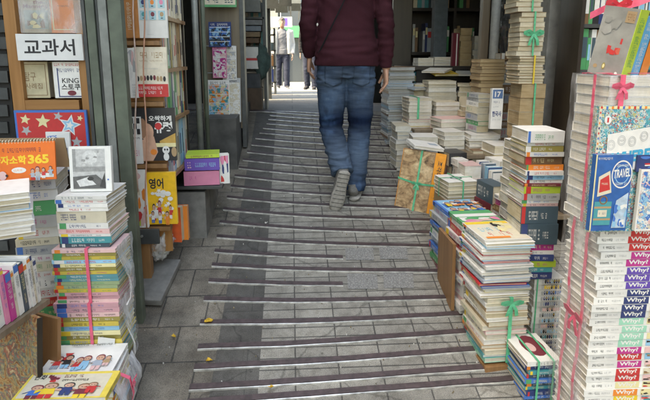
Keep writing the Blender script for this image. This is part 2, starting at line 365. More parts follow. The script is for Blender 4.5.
def stack(phrase, xl, xr, ytop, Y, bot, n, depth, cols, side='F', rz=0, jit=.006, pg=None, kind='book', tied=None, thick=None, jr=.03, marks=True, top_art=None, fan=0, heights=None, board=.0014, names=None, bundle_label=None, group=None, dense=False, stuff=False):
    """a pile with its front face between pixel columns xl..xr at depth Y, top front edge at row ytop, down to height bot"""
    R = random.Random(phrase); pl, pr = at(xl, ytop, Y), at(xr, ytop, Y); zt = pl.z; wd = pr.x-pl.x; cx = (pl.x+pr.x)/2
    if bot == 'g': bot = gz(Y)+.012
    hs = [R.uniform(.6, 1.4) for _ in range(n)] if heights is None else list(heights); n = len(hs)
    tot = sum(hs); hs = [h/tot*(zt-bot) for h in hs]
    B = flatM(cx, Y, 0, rz); root = None
    if tied is not None: root = thing('book_bundle', bundle_label, 'bundle', (cx, Y, bot), group)
    z = zt; last = None
    for i, h in enumerate(hs):
        z -= h; c = cols[i % len(cols)] if heights is not None else R.choice(cols)
        M = B @ Matrix.Translation((R.uniform(-jit, jit), R.uniform(-jit, jit)+fan*i, z)) @ Matrix.Translation((0, depth/2, 0)) @ Matrix.Rotation(R.uniform(-jr, jr), 4, 'Z') @ Matrix.Translation((0, -depth/2, 0))
        ww = wd*R.uniform(.955, 1.0); dd = depth*R.uniform(.93, 1.0)
        p = pg or R.choice([PG_W, PG_W, PG_C])
        if stuff:
            mass_book(M, ww, dd, h-.0008, side, c, p); last = None; continue
        if tied is not None: o = book_mesh(root, M, ww, dd, h-.0008, side, c, p, R, board, marks, part=True, dense=dense)
        else:
            nm = NICE.get(c, c); lb = f'{nm} {kind}, {ordn(i)} from the top of {phrase}' if i else f'{nm} {kind} topmost on {phrase}'
            if names and i in names: lb = names[i]
            t = thing(kind, lb, kind, M @ V((0, depth/2, 0)), group or 'books piled in the alley shops'); NB[0] += kind == 'book'
            book_mesh(t, M, ww, dd, h-.0008, side, c, p, R, board, marks, dense=dense); o = t
        if i == 0 and not stuff: last = (o, M, ww, dd, h)
    if tied is not None:
        MM = B @ Matrix.Translation((0, 0, 0))
        lo, hi = (-wd/2-jit, -jit, bot), (wd/2+jit, depth+jit, zt)
        for a, pos in tied.get('runs', [('y', 0)]): ribbon_around(root, lo, hi, MM, tied['mat'], tied.get('w', .014), a, pos)
        if 'bow' in tied:
            fx, fz = tied['bow']; mb = MB(); p = MM @ V((wd*fx, -jit-.006, bot+(zt-bot)*fz)); R3 = MM.to_3x3()
            bow(mb, p, R3 @ V((1, 0, 0)), V((0, 0, 1)), R3 @ V((0, -1, 0)), tied.get('s', .045), tied['mat']); mb.build('ribbon_bow', root)
    return root, last, (B, wd, bot, zt)
def top_panel(last, r=(0, 0, 1, 1)):
    """the upward face of the top book, read from the front"""
    o, M, w_, d_, h = last; R3 = M.to_3x3()
    return Panel(M @ V((-w_/2, 0, h-.0008)), R3 @ V((1, 0, 0)), R3 @ V((0, 1, 0)), w_, d_, r)
def display_book(label, x0, y0, x1, y1, Y, t=.015, cov='white', covm=None, lean=0, yaw=0, pg=None, name='book', cat='book', spinem=None, group=None, R=rnd):
    """a book standing up with its cover to the camera; returns thing and its cover panel addressed in photo pixels"""
    a, b = at(x0, y1, Y), at(x1, y0, Y); wd, ht = b.x-a.x, b.z-a.z
    Rm = Matrix.Translation(a) @ Matrix.Rotation(yaw, 4, 'Z') @ Matrix.Rotation(-lean, 4, 'X')
    M = Rm @ axesM((0, t, ht/2), (0, 0, -1), (1, 0, 0), (0, -1, 0))
    th = thing(name, label, cat, a, group); R3 = Rm.to_3x3()
    book_mesh(th, M, ht, wd, t, 'F', cov, pg, R, marks=False, covm=covm, spinem=spinem)
    return th, Panel(a, R3 @ V((1, 0, 0)), R3 @ V((0, 0, 1)), wd, ht, (x0, y0, x1, y1))
# ================================================================ the setting
def tiles(name, c1, c2, mort, bw, bh, off, ms=.0035, scale_speck=260, grime=.5):
    m, nt, b, vec = base_mat(name)
    br = node(nt, 'ShaderNodeTexBrick', offset=off, squash=1); br.inputs['Scale'].default_value = 1
    for k, v in (('Color1', c1), ('Color2', c2), ('Mortar', mort)): br.inputs[k].default_value = (*v, 1)
    br.inputs['Mortar Size'].default_value = ms; br.inputs['Mortar Smooth'].default_value = .3; br.inputs['Brick Width'].default_value = bw; br.inputs['Row Height'].default_value = bh
    nt.links.new(vec, br.inputs['Vector'])
    sp = ntex(nt, vec, scale_speck, 3, .7); g = ntex(nt, vec, 3.5, 6, .65); g2 = ntex(nt, vec, 22, 5, .7)
    c = mixc(nt, 1.0, br.outputs['Color'], ramp(nt, sp.outputs[0], [(.32, (.5, .5, .5)), (.5, (1, 1, 1)), (.72, (1.5, 1.48, 1.42))]), 'MULTIPLY')
    c = mixc(nt, grime, c, ramp(nt, g.outputs[0], [(.35, (.42, .40, .37)), (.62, (1.12, 1.1, 1.06))]), 'MULTIPLY')
    c = mixc(nt, .6, c, ramp(nt, g2.outputs[0], [(.36, (.6, .58, .55)), (.55, (1.05, 1.05, 1.05))]), 'MULTIPLY')
    vo = ntex(nt, vec, 7.5, ty='ShaderNodeTexVoronoi'); c = mixc(nt, .75, c, ramp(nt, vo.outputs['Distance'], [(.035, (.38, .37, .36)), (.055, (1, 1, 1))]), 'MULTIPLY')     # trodden gum
    cr_ = ntex(nt, mixc(nt, .15, vec, ntex(nt, vec, 5, 4).outputs['Color']), 1.7, ty='ShaderNodeTexVoronoi'); cr_.feature = 'DISTANCE_TO_EDGE'
    c = mixc(nt, .6, c, ramp(nt, cr_.outputs['Distance'], [(.003, (.35, .34, .33)), (.009, (1, 1, 1))]), 'MULTIPLY')
    nt.links.new(c, b.inputs['Base Color']); b.inputs['Roughness'].default_value = .72
    h = node(nt, 'ShaderNodeMath', operation='MULTIPLY_ADD'); nt.links.new(sp.outputs[0], h.inputs[0]); h.inputs[1].default_value = .25
    iv = node(nt, 'ShaderNodeMath', operation='SUBTRACT'); iv.inputs[0].default_value = 1; nt.links.new(br.outputs['Fac'], iv.inputs[1])
    nt.links.new(iv.outputs[0], h.inputs[2]); bump(nt, b, h.outputs[0], .7, .003); return m
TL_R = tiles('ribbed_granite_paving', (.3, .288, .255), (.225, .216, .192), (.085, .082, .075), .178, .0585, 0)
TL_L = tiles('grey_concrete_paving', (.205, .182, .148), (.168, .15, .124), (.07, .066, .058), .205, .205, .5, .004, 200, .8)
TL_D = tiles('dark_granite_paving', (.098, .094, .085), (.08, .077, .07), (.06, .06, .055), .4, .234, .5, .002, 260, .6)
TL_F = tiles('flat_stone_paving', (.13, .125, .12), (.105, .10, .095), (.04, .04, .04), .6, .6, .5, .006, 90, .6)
def sheet(name, x0, x1, y0, y1, mat, lift, ny=1):
    mb = MB(); ys = [y0+(y1-y0)*i/ny for i in range(ny+1)]; p = []; lc = []
    for y in ys:
        for x in (x0, x1): p.append((x, y, gz(y)+lift)); lc.append(V((x, y*1.032, 0)))
    mb.add(p, [(2*i, 2*i+1, 2*i+3, 2*i+2) for i in range(ny)], mat, lc); return struct(mb, name)
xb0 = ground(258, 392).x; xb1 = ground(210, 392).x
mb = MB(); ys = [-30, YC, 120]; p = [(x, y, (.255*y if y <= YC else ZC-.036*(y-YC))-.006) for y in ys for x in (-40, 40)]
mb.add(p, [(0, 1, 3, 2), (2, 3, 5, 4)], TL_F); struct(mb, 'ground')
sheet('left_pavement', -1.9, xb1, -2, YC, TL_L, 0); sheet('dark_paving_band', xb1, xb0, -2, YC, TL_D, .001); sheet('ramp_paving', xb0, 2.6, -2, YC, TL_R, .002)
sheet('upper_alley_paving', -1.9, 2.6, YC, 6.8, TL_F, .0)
STREET = tiles('pale_street_paving', (.22, .215, .2), (.19, .185, .175), (.1, .1, .095), .8, .8, .5, .006, 60, .3)
sheet('sunlit_street', -12, 12, 6.8, 30, STREET, .001)
# relief tiles: two rows of slightly raised patterned slabs
m_rel, nt_, b_, vec_ = base_mat('relief_granite'); n_ = ntex(nt_, vec_, 75, 2, ty='ShaderNodeTexVoronoi'); n_.feature = 'DISTANCE_TO_EDGE'
sp_ = ntex(nt_, vec_, 220, 3, .7); c_ = mixc(nt_, .7, ramp(nt_, n_.outputs[0], [(.02, (.17, .166, .155)), (.2, (.26, .255, .24))]), ramp(nt_, sp_.outputs[0], [(.3, (.5, .5, .5)), (.6, (1.2, 1.2, 1.2))]), 'MULTIPLY')
nt_.links.new(c_, b_.inputs['Base Color']); b_.inputs['Roughness'].default_value = .75; bump(nt_, b_, n_.outputs[0], .8, .006)
mb = MB()
for (xa, xb, ya, yb) in ((346, 374, 261, 249), (380, 408, 260, 248), (348, 378, 290, 275), (384, 414, 289, 274)):
    q = [ground(xa, ya), ground(xb, ya), ground(xb-1, yb), ground(xa-1, yb)]; mb.add([v+V((0, 0, .006)) for v in q], [(0, 1, 2, 3)], m_rel)
struct(mb, 'relief_paving_slabs')

# anti-slip strips up the ramp
RUB = mk('strip_rubber', (.062, .042, .042), .55, .35, 40, 0, .4); EDGE = mk('strip_metal', (.62, .61, .57), .3, .45, 22, .5)
SY = [398, 384, 365, 346, 324, 303, 286, 271, 258, 244, 230, 217, 205, 194, 183.5, 175, 166.5, 158, 150, 143, 137, 132, 127, 122.5, 118.5, 115, 112.5]
def left_x(y):
    tb = [(110, 270), (118, 267), (133, 256), (150, 246), (175, 234), (205, 224), (229, 218), (255, 214), (285, 208), (303, 203), (324, 200), (346, 198), (365, 195), (384, 190), (400, 187)]
    for (a, xa), (b, xb) in zip(tb, tb[1:]):
        if a <= y <= b: return xa+(xb-xa)*(y-a)/(b-a)
    return 187
def right_x(y):
    tb = [(110, 392), (140, 396), (200, 430), (244, 437), (286, 452), (324, 466), (365, 484), (400, 520)]
    for (a, xa), (b, xb) in zip(tb, tb[1:]):
        if a <= y <= b: return xa+(xb-xa)*(y-a)/(b-a)
    return 520
def tab(y, tb):
    tb = sorted(tb)
    for (p, u), (q, v_) in zip(tb, tb[1:]):
        if p <= y <= q: return u+(v_-u)*(y-p)/(q-p)
    return tb[-1][1] if y > tb[-1][0] else tb[0][1]
for i, y in enumerate(SY):
    sL, sR = tab(y, [(398, -.075), (346, -.03), (300, .03), (240, .085), (170, .12), (110, .09)]), tab(y, [(398, -.075), (346, -.078), (322, -.05), (300, -.025), (271, .01), (244, .025), (170, .04), (110, .05)])
    xl = left_x(y-sL*85); xr = 343 if y in (258, 286) else right_x(y); c = ground(300, y); sg = 16; cl = []
    for k in range(sg+1):
        x = xl+(xr-xl)*k/sg; u = x-300; m_ = (sL+sR)/2*u + (sR-sL)/2*math.sqrt(u*u+30*30) - (sR-sL)/2*30
        q = ground(x, y+m_); cl.append(V((q.x, q.y+rnd.uniform(-.0018, .0018), gz(q.y)+.002)))
    nth = 'lowest' if i == 0 else ordn(i)
    kind = f'{nth} anti-slip strip up the ramp, a short one beside the patterned slabs' if y in (258, 286) else f'{nth} dark anti-slip strip counting up the ramp from the photo bottom'
    t = thing('anti_slip_strip', kind, 'anti-slip strip', (c.x, c.y, gz(c.y)), 'anti-slip strips across the ramp')
    nrm_ = V((0, -.2471, .969)); up_ = V((0, .969, .2471))
    def strip(y0, y1, h, mat):
        mb = MB(); pts = []
        for q in cl: pts += [q+up_*y0-nrm_*.003, q+up_*y1-nrm_*.003, q+up_*(y1-.001)+nrm_*h, q+up_*(y0+.001)+nrm_*h]
        f = [(4*k+a, 4*k+(a+1) % 4, 4*k+4+(a+1) % 4, 4*k+4+a) for k in range(sg) for a in range(4)] + [(0, 3, 2, 1), (4*sg, 4*sg+1, 4*sg+2, 4*sg+3)]
        return mb.add(pts, [tuple(reversed(q)) for q in f], mat)
    strip(0, .027, .007, RUB).build('rubber_tread', t); strip(-.0075, -.0005, .006, EDGE).build('metal_edge', t)
# litter
LEAF = mk('yellow_leaf', (.6, .36, .03), .6, .25, 60)
def leaf(px, py, s, lb, cat='leaf', mat=LEAF, nm='fallen_leaf'):
    c = ground(px, py); R = random.Random(px); bm = MB(); k = 9; ph = R.random()*6
    pts = [c+V((s*(1+.35*math.sin(3*a))*math.cos(a+ph), s*.7*(1+.3*math.cos(2*a))*math.sin(a+ph), .012+R.uniform(0, .012))) for a in [2*math.pi*i/k for i in range(k)]]
    ctr = c+V((0, 0, .011)); n = len(pts)
    low = [p_-V((0, 0, .0012)) for p_ in pts]
    bm.add(pts+[ctr]+low+[ctr-V((0, 0, .0012))], [(i, (i+1) % n, n) for i in range(n)]+[((i+1) % n+n+1, i+n+1, 2*n+1) for i in range(n)]+[((i+1) % n, i, i+n+1, (i+1) % n+n+1) for i in range(n)], mat)
    o = bm.build(nm, loc=c); tag(o, lb, cat, 'litter on the ramp')
leaf(208, 324, .019, 'larger crumpled yellow leaf lying on an anti-slip strip'); leaf(209, 363, .012, 'small yellow leaf near the bottom strips at left')
leaf(174, 339, .010, 'tiny yellow leaf on the plain pavement left of the strips'); leaf(271, 390, .010, 'yellow leaf at the dark paving band, lowest in the photo')
GRIT = mk('grit', (.2, .16, .1), .8, .4, 60); gm_ = MB(); R_ = random.Random(900)
for k in range(150):
    y_ = R_.uniform(150, 398); c = ground(R_.uniform(max(140, left_x(y_)-55), right_x(y_)-4), y_); s_ = R_.uniform(.0012, .0038); ph = R_.random()*6
    top = [c+V((s_*math.cos(q+ph)*R_.uniform(.6, 1.3), s_*math.sin(q+ph)*R_.uniform(.6, 1.3), .006)) for q in (0, 1.2, 2.5, 3.8, 5.1)]; gm_.add(top+[c+V((0, 0, .006+s_))]+[p_-V((0, 0, .005)) for p_ in top], [(i, (i+1) % 5, 5) for i in range(5)]+[(6+i, 6+(i+1) % 5, (i+1) % 5, i) for i in range(5)], GRIT if k % 3 else mk('pale_grit', (.5, .48, .44), .8, .2))
o_ = gm_.build('grit'); tag(o_, 'scattered crumbs of grit and dry leaf on the ramp', 'grit', None, 'stuff')
PAPER = mk('litter_paper', (.7, .69, .65), .8, .1)
leaf(266, 225, .008, 'white paper scrap between strips in the middle of the ramp', 'litter', PAPER, 'paper_scrap')

# ---------------------------------------------------------------- buildings (shells with open fronts)
def shell(label, cat, loc, boxes):
    t = thing('shop_building', label, cat, loc)
    for nm, lo, hi, mat in boxes: MB().box(lo, hi, mat).build(nm, t)
    return t
shell('stained concrete house on the right before the shops, outside the picture', 'building', (4, -4, -1), [('wall', (3.0, -10, -3), (5.0, 1.9, 4.2), CONC_D), ('roof', (2.8, -10.2, 4.21), (5.2, 2.1, 4.4), CONC)])
BRICK = tiles('dull_brick', (.2, .1, .07), (.26, .14, .09), (.2, .19, .17), .22, .07, .5, .01, 90, .6)
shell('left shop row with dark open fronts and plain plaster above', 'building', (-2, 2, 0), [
    ('back_wall', (-2.3, 2.44, -1.2), (-2.1, 6.6, 5.4), DARK), ('upper_wall', (-2.1, 1.3, 3.15), (-.78, 6.6, 5.4), PLAST),  # upper wall lengthened towards the camera, unseen, to block a sun leak
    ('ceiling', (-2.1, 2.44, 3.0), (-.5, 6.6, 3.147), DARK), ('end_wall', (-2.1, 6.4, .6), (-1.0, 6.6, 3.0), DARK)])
shell('tall plain block added out of view on the left to shade the ramp', 'building', (-5, -3, -1), [('wall', (-6, -10, -3), (-4.2, 2.43, 8.5), PLAST), ('roof', (-6.2, -10.2, 8.51), (-4.0, 2.6, 8.8), CONC)])  # unseen block, added to keep the sun off the foreground
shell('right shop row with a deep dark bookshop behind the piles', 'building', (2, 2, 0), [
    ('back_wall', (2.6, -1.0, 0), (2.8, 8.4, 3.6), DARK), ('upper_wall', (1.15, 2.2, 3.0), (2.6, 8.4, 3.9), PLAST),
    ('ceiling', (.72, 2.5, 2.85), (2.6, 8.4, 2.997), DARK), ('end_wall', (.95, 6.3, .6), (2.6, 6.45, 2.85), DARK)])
tp = thing('shade_sheet', 'grey shade sheet added out of view above the upper ramp to darken it', 'shade_sheet', (0, 5, 3.3)); mb = MB(); N_ = 12; pts = []  # unseen sheet, added overhead to darken the paving at the crest
for i in range(N_+1):
    for j in range(N_+1): pts.append((-.75+1.9*i/N_, 3.9+2.6*j/N_, 3.22-.12*math.sin(math.pi*i/N_)+.03*math.sin(j*1.7)))
mb.add(pts, [(i*(N_+1)+j, (i+1)*(N_+1)+j, (i+1)*(N_+1)+j+1, i*(N_+1)+j+1) for i in range(N_) for j in range(N_)], mk('shade_sheet_cloth', (.12, .13, .13), .8, .2, 6)); mb.build('sheet', tp, True)
WIN = mk('far_window_glass', (.12, .15, .18), .1, .1)
def far_house(label, x0, x1, y, h, mat, rows, cols):
    t = thing('far_house', label, 'building', ((x0+x1)/2, y, gz(y)), 'houses across the far street')
    MB().box((x0, y, gz(y)-1), (x1, y+5, h), mat).build('wall', t); MB().box((x0-.2, y-.25, h), (x1+.2, y+5.2, h+.25), CONC).build('roof', t)
    for r in range(rows):
        for c in range(cols):
            wx = x0+(x1-x0)*(c+.5)/cols; wz = gz(y)+.9+r*2.6
            f = MB(); [f.box((wx-.6+a, y-.05, wz+b), (wx-.6+a2, y+.02, wz+b2), ALU) for a, b, a2, b2 in ((0, 0, 1.2, .06), (0, 1.34, 1.2, 1.4), (0, .06, .06, 1.34), (1.14, .06, 1.2, 1.34))]
            fo = f.build('window', t); MB().box((wx-.54, y-.02, wz+.06), (wx+.54, y+.01, wz+1.34), WIN).build('pane', fo)
far_house('white plastered house across the sunlit far street, left', -6, -.6, 24, 6.5, PLASTW, 2, 3)
far_house('white plastered house across the sunlit far street, straight ahead', -.5, 6, 26, 7.5, PLASTW, 2, 3)
# ================================================================ left side
def fbox(mb, x0, y0, x1, y1, Y, dep, mat, bev=0):
    a, b = at(x0, y1, Y), at(x1, y0, Y)
    if y1-y0 > 120: a.x, b.x = at(x0, 70, Y).x, at(x1, 70, Y).x
    return mb.box((a.x, Y, a.z), (b.x, Y+dep, b.z), mat, None, bev)
# louvre at the far left
t = thing('louvre_door', 'dark louvred door at the left edge beside the orange bookcase', 'door', at(0, 130, 2.38)); mb = MB()
for k in range(26): fbox(mb, -90, -150+k*17, 7, -138+k*17, 2.40, .012, STEEL_D)
mb.build('slats', t); mb = MB(); fbox(mb, -95, -160, 8.5, 330, 2.415, .03, DARK); mb.build('backing', t)
# bookcase with the textbook sign
YB = 2.36
bc = thing('bookcase', 'orange wooden bookcase with glass-fronted shelves and a white textbook sign', 'bookcase', at(48, 300, YB))
for nm, r, m in (('side_panel', (9, -120, 21, 340), WOOD_O), ('side_panel', (79, -120, 89, 340), WOOD_O)):
    mb = MB(); fbox(mb, *r, YB, .26, m, .003); mb.build(nm, bc)
mb = MB(); fbox(mb, 9, -120, 89, 340, YB+.263, .012, WOOD_D); mb.build('back_panel', bc)
for y0, y1 in ((100, 110), (35, 40), (-60, -52), (240, 250)):
    mb = MB(); fbox(mb, 21.3, y0, 78.7, y1, YB+.004, .255, WOOD_H, .002); mb.build('shelf', bc)
mb = MB(); fbox(mb, 21, -58, 79, 33, YB-.004, .0025, FILM); mb.build('plastic_front', bc)
sg = thing('sign', 'white sign with bold black Hangul for textbooks across the bookcase', 'sign', at(50, 60, YB-.02))
mb = MB(); a, b = at(18, 60.5, YB-.03), at(81.5, 34, YB-.03); mb.box((a.x, YB-.03, a.z), (b.x, YB-.018, b.z), mk('sign_board', (.74, .74, .72), .4, .04, 20), None, .001); mb.build('board', sg)
P = Panel(V((a.x, YB-.03, a.z)), (1, 0, 0), (0, 0, 1), b.x-a.x, b.z-a.z, (18, 34, 81.5, 60.5)); P.text('교과서', 25, 39, 74, 55.5, INK('black'), .018); P.build('lettering', sg)
th, P = display_book('beige book with red title standing on the top shelf behind plastic', 22, -30, 46, 33, YB+.05, .03, 'tan', mk('faded_cover', (.42, .36, .25), .5))
P.text('the', 33, 0, 41, 3.5, INK('maroon'), .02); P.text('Manners', 25, 4, 44, 8, INK('maroon'), .02); P.rect(25, 10, 44, 29, mk('ink_scene', (.28, .33, .28), .5, .4, 50)); P.blobs(27, 12, 41, 28, [INK('tan'), INK('brown'), INK('paleyellow')], rnd, 9, .25); P.build('cover_print', th)
th, P = display_book('bright orange notebook with a pale border on the top shelf', 49, -30, 76, 33, YB+.05, .03, 'orange')
for r in ((53, 29, 73.5, 30), (53, -26, 54, 29), (72.5, -26, 73.5, 29)): P.rect(*r, INK('paleyellow'))
P.greek(58, 5, 68, 6.5, INK('brown'), rnd, 5); P.build('cover_print', th)
th, P = display_book('cream book with old-fashioned frame on the shelf under the sign', 20.5, 62, 47, 98, YB+.03, .05, 'paleyellow', mk('aged_cream_cover', (.52, .46, .3), .5))
for r in ((23, 64, 45, 64.6), (23, 95, 45, 95.6), (23, 64, 23.6, 95.6), (44.4, 64, 45, 95.6)): P.rect(*r, INK('brown'))
P.text('탐구', 26, 72, 36, 81, INK('brown'), 0); P.text('사례집', 26, 83, 41, 89, INK('brown'), 0); P.build('cover_print', th)
th, P = display_book('white card book with dark frame and round badge under the sign', 55.5, 62, 85.5, 98, YB+.005, .02, 'white')
P.greek(57, 63.5, 84, 66, INK('red'), rnd, 12); P.greek(60, 68.5, 81, 72, INK('navy'), rnd, 8)
for r in ((59, 68, 60, 97), (81, 68, 82, 97), (60, 96, 81, 97)): P.rect(*r, INK('navy'))
P.text('KING', 63, 78, 78, 83, INK('black'), .01); P.text('스토쿠', 62, 84, 79, 90, INK('black'), .02); P.ell(71, 93, 4, 2.6, INK('maroon')); P.build('cover_print', th)
# poster with stars (no figure)
po = thing('poster', 'red poster with pale stars and a blue border behind the orange desk calendar', 'poster', at(52, 168, YB-.03))
a, b = at(20.5, 172, YB-.035), at(86, 110, YB-.035); MB().box((a.x, YB-.035, a.z), (b.x, YB-.022, b.z), C('blue')).build('board', po)
P = Panel(V((a.x, YB-.035, a.z)), (1, 0, 0), (0, 0, 1), b.x-a.x, b.z-a.z, (20.5, 110, 86, 172)); P.rect(22.5, 112.3, 84, 170, INK('red'))
for cx, cy, r, c, q in ((30, 119, 5, 'paleyellow', .2), (30, 130, 5, 'grey', .6), (60, 116, 4.5, 'grey', .3), (70, 125, 10.5, 'white', .25), (70, 125, 8, 'lightblue', .25), (70, 125, 4, 'white', .3), (75, 142, 5.5, 'grey', .1), (68, 160, 5, 'paleyellow', .5), (80, 158, 5, 'white', .2), (40, 160, 5, 'paleyellow', .7), (46, 121, 7, 'paleyellow', .1), (80, 118, 3, 'paleyellow', .4)): P.star(cx, cy, r, INK(c), q)
P.build('print', po)
bk, P = display_book('white leaflet with blue and yellow lettering leaning on the star poster', 48.5, 132, 68.5, 170, YB-.06, .012, 'white', lean=.04)
P.text("IT'S", 50, 136, 58, 140, INK('blue'), .02, -1); P.text('SILLY!', 50, 141, 62, 146, INK('red'), .02, -1); P.rect(51, 147, 59, 155, INK('blue')); P.rect(59, 148, 66, 156, INK('navy')); P.ell(60, 160, 5, 3, INK('yellow')); P.greek(50, 162, 66, 165, INK('blue'), rnd, 7); P.greek(51, 166, 65, 168, INK('maroon'), rnd, 7); P.build('cover_print', bk)

# metal uprights between the two bookcases
def upright(name, label, cat, parts, base):
    t = thing(name, label, cat, base)
    for nm, xa, xb, Y, dep, m in parts:
        a = at(xa, 318, Y); b = at(xb, 318, Y); MB().box((a.x, Y, gz(Y)-.01), (b.x, Y+dep, 3.0), m, None, .004).build(nm, t)
upright('door_frame', 'weathered green-grey metal door frame between the two left bookcases', 'door frame',
        [('post', 131, 143, 2.21, .05, GRN), ('rail', 122, 130, 2.225, .05, ALU), ('groove', 119, 122, 2.25, .03, STEEL_D), ('rail', 111, 119, 2.235, .05, GRN), ('groove', 107, 110.5, 2.25, .03, STEEL_D)], at(125, 318, 2.21))
# second bookcase: covers facing out, spines towards the alley
YS = 2.5; XS = at(165.5, 150, YS).x
xa = at(124, 100, YS).x
b2 = thing('bookcase', 'open bookcase showing picture covers at its end and spines along the alley', 'bookcase', (xa, YS, gz(YS)))
zt = at(150, -40, YS).z; SH = [40.5, 101, 163, 224]
a = at(125, 230, YS); xe = at(165.5, 100, YS).x
MB().box((xa-.02, YS+.02, gz(YS)+.15), (xe-.012, YS+.035, zt), WOOD_O).build('end_panel', b2)
MB().box((xa-.02, YS+.035, gz(YS)+.15), (xa, 3.08, zt), WOOD_D).build('back_panel', b2); MB().box((xa, 3.06, gz(YS)+.15), (xe-.012, 3.08, zt), WOOD_D).build('far_panel', b2)
for y in (41, 102, 164, 227):
    z = at(145, y, YS-.02).z; MB().box((xa-.02, YS-.03, z-.02), (xe-.005, YS+.019, z), WOOD_B, None, .002).build('ledge', b2)
SZ = [at(168, y, 2.55).z for y in (15, 69, 121, 177)]
for z in SZ: MB().box((xa+.001, YS+.036, z-.018), (xe, 3.058, z), WOOD_B).build('shelf', b2)
G2 = 'books standing in the second left bookcase'
for j, z in enumerate(SZ):
    R = random.Random(50+j); y = YS+.045; i = 0
    pal = [['white', 'cream', 'grey', 'rose'], ['grey', 'mint', 'cream', 'steel', 'tan', 'white', 'olive'], ['white', 'cream', 'green', 'orange', 'white', 'grey', 'paleyellow', 'navy'], ['lightblue', 'white', 'steel', 'cream', 'grey']][j]
    hh = [.23, .265, .26, .27][j]
    while y < 3.02:
        tk = R.uniform(.026, .05) if j != 1 else R.uniform(.02, .036); c = R.choice(pal) if i else pal[0]
        h = hh*R.uniform(.86, 1); d = .15*R.uniform(.9, 1)
        M = axesM((xe-.012-R.uniform(0, .012), y+tk, z+.0008+h/2), (0, 0, 1), (-1, 0, 0), (0, -1, 0))
        mass_book(M, h, d, tk-.001, 'F', c, PG_C); y += tk; i += 1
# display covers on the end
def disp(*a, **k): return display_book(*a, **k)
th, P = disp('white cover with six small framed insect drawings, top of the end display', 136, -28, 164.5, 38, YS-.022, .016, 'white')
for r in range(2):
    for c in range(3):
        cx, cy = 144+c*8, 5+r*12-2; P.rect(cx-3, cy-4.6, cx+3, cy+4.6, mk('ink_sky', (.34, .55, .6), .5)); P.ell(cx, cy-1, 1.7, 2.4, INK(['navy', 'orange', 'pink', 'teal', 'maroon', 'tan'][r*3+c])); P.rect(cx-1, cy+2.4, cx+1, cy+3.3, INK('black'))
P.greek(146, 34, 152, 35, INK('grey'), rnd, 5); P.build('cover_print', th)
th, P = disp('orange-brown book leaning edge-on at the left of the end display', 122, -28, 135.5, 38, YS-.03, .02, 'kraft', mk('cover_rust', (.5, .2, .06), .45)); P.greek(127, 2, 130, 30, INK('cream'), rnd, 8, True); P.build('cover_print', th)
th, P = disp('cream cover with tiny figures above a red band of text, second display ledge', 136, 47, 166, 97, YS-.022, .018, 'cream', mk('warm_white_cover', (.72, .65, .52), .4))
P.greek(142, 52, 163, 58, INK('tan'), rnd, 5); P.greek(141, 60, 162, 61.5, INK('tan'), rnd, 12); P.greek(144, 68, 158, 69, INK('grey'), rnd, 8)
for k in range(9): P.ell(139+k*3, 78+rnd.uniform(-1, 1), 1.3, 2.8, INK(rnd.choice(['black', 'brown', 'tan', 'maroon'])), 8)
P.rect(136, 84, 166, 97, INK('red')); P.greek(139, 86.5, 163, 89.5, INK('white'), rnd, 10); P.greek(139, 91, 160, 94, INK('white'), rnd, 9); P.build('cover_print', th)
th, P = disp('white book with grey photo spine left of the red-banded cover', 123, 48, 135.5, 98, YS-.032, .02, 'white'); P.rect(123.3, 49, 128, 74, INK('slate')); P.blobs(129, 50, 135, 80, [INK('grey'), INK('rose'), INK('white')], rnd, 8, .3); P.greek(131, 84, 134, 96, INK('grey'), rnd, 6, True); P.build('cover_print', th)
th, P = disp('black comic cover with white ghost title and a pale face', 134, 108, 174, 161, YS-.02, .016, 'black', yaw=.0)
P.text('오싹하게', 150, 115.5, 171, 121, INK('white'), .03); P.text('유', 155, 121.5, 163, 133, INK('white'), .04); P.text('령', 163, 121.5, 171.5, 133, INK('white'), .04); P.ell(158.5, 126, 3.2, 3.6, INK('red')); P.poly([(159, 141), (174, 133), (174, 146), (160, 147)], mk('ink_gold', (.55, .33, .08), .5)); P.rect(155, 143, 174, 147, INK('paleyellow')); P.rect(150, 147, 174, 161, INK('black'))
FACE = mk('ink_flesh', (.62, .36, .25), .5); P.ell(148, 132, 6, 9, FACE); P.poly([(142, 140), (154, 136), (157, 152), (152, 161), (141, 161)], FACE); P.ell(144, 128, 4, 10, mk('ink_hair', (.33, .17, .1), .5)); P.ell(164.5, 150, 3.4, 4, INK('white')); P.ell(164.5, 157, 2.6, 4, INK('white')); P.ell(163.4, 149.6, .8, 1.1, INK('black')); P.ell(165.8, 149.6, .8, 1.1, INK('black')); P.ell(153, 152, 3, 3, INK('orange')); P.ell(172, 152, 2.5, 5, INK('tan')); P.build('cover_print', th)
th, P = disp('white cover with a black checked corner beside the ghost comic', 126.5, 117, 140, 164, YS-.036, .012, 'white')
for i in range(4):
    for j in range(3):
        if (i+j) % 2: P.rect(129+i*2.6, 118+j*5.4, 131.6+i*2.6, 123.4+j*5.4, INK('black'))
P.greek(128, 137, 139, 139, INK('black'), rnd, 5); P.greek(132, 150, 138, 156, INK('pink'), rnd, 3); P.build('cover_print', th)
th, P = disp('bright yellow English workbook cover with white letter doodles', 145.5, 172, 175, 224.5, YS-.02, .018, 'yellow', mk('cover_english', (.82, .47, .03), .38))
P.text('영어', 151, 178, 164, 188.5, INK('black'), .03)
for k in range(26):
    x, y = rnd.uniform(149, 171), rnd.uniform(190, 220); s = rnd.uniform(1.6, 2.8); (P.ell if k % 2 else P.star)(x, y, s, *((s*.9, INK('white')) if k % 2 else (INK('white'), rnd.random())))
P.comic(149, 192, 172, 219, rnd, 3, ['blue', 'white', 'red'], .3); P.comic(149, 204, 172, 224, rnd, 3, ['blue', 'white', 'orange'], .3); P.build('cover_print', th)
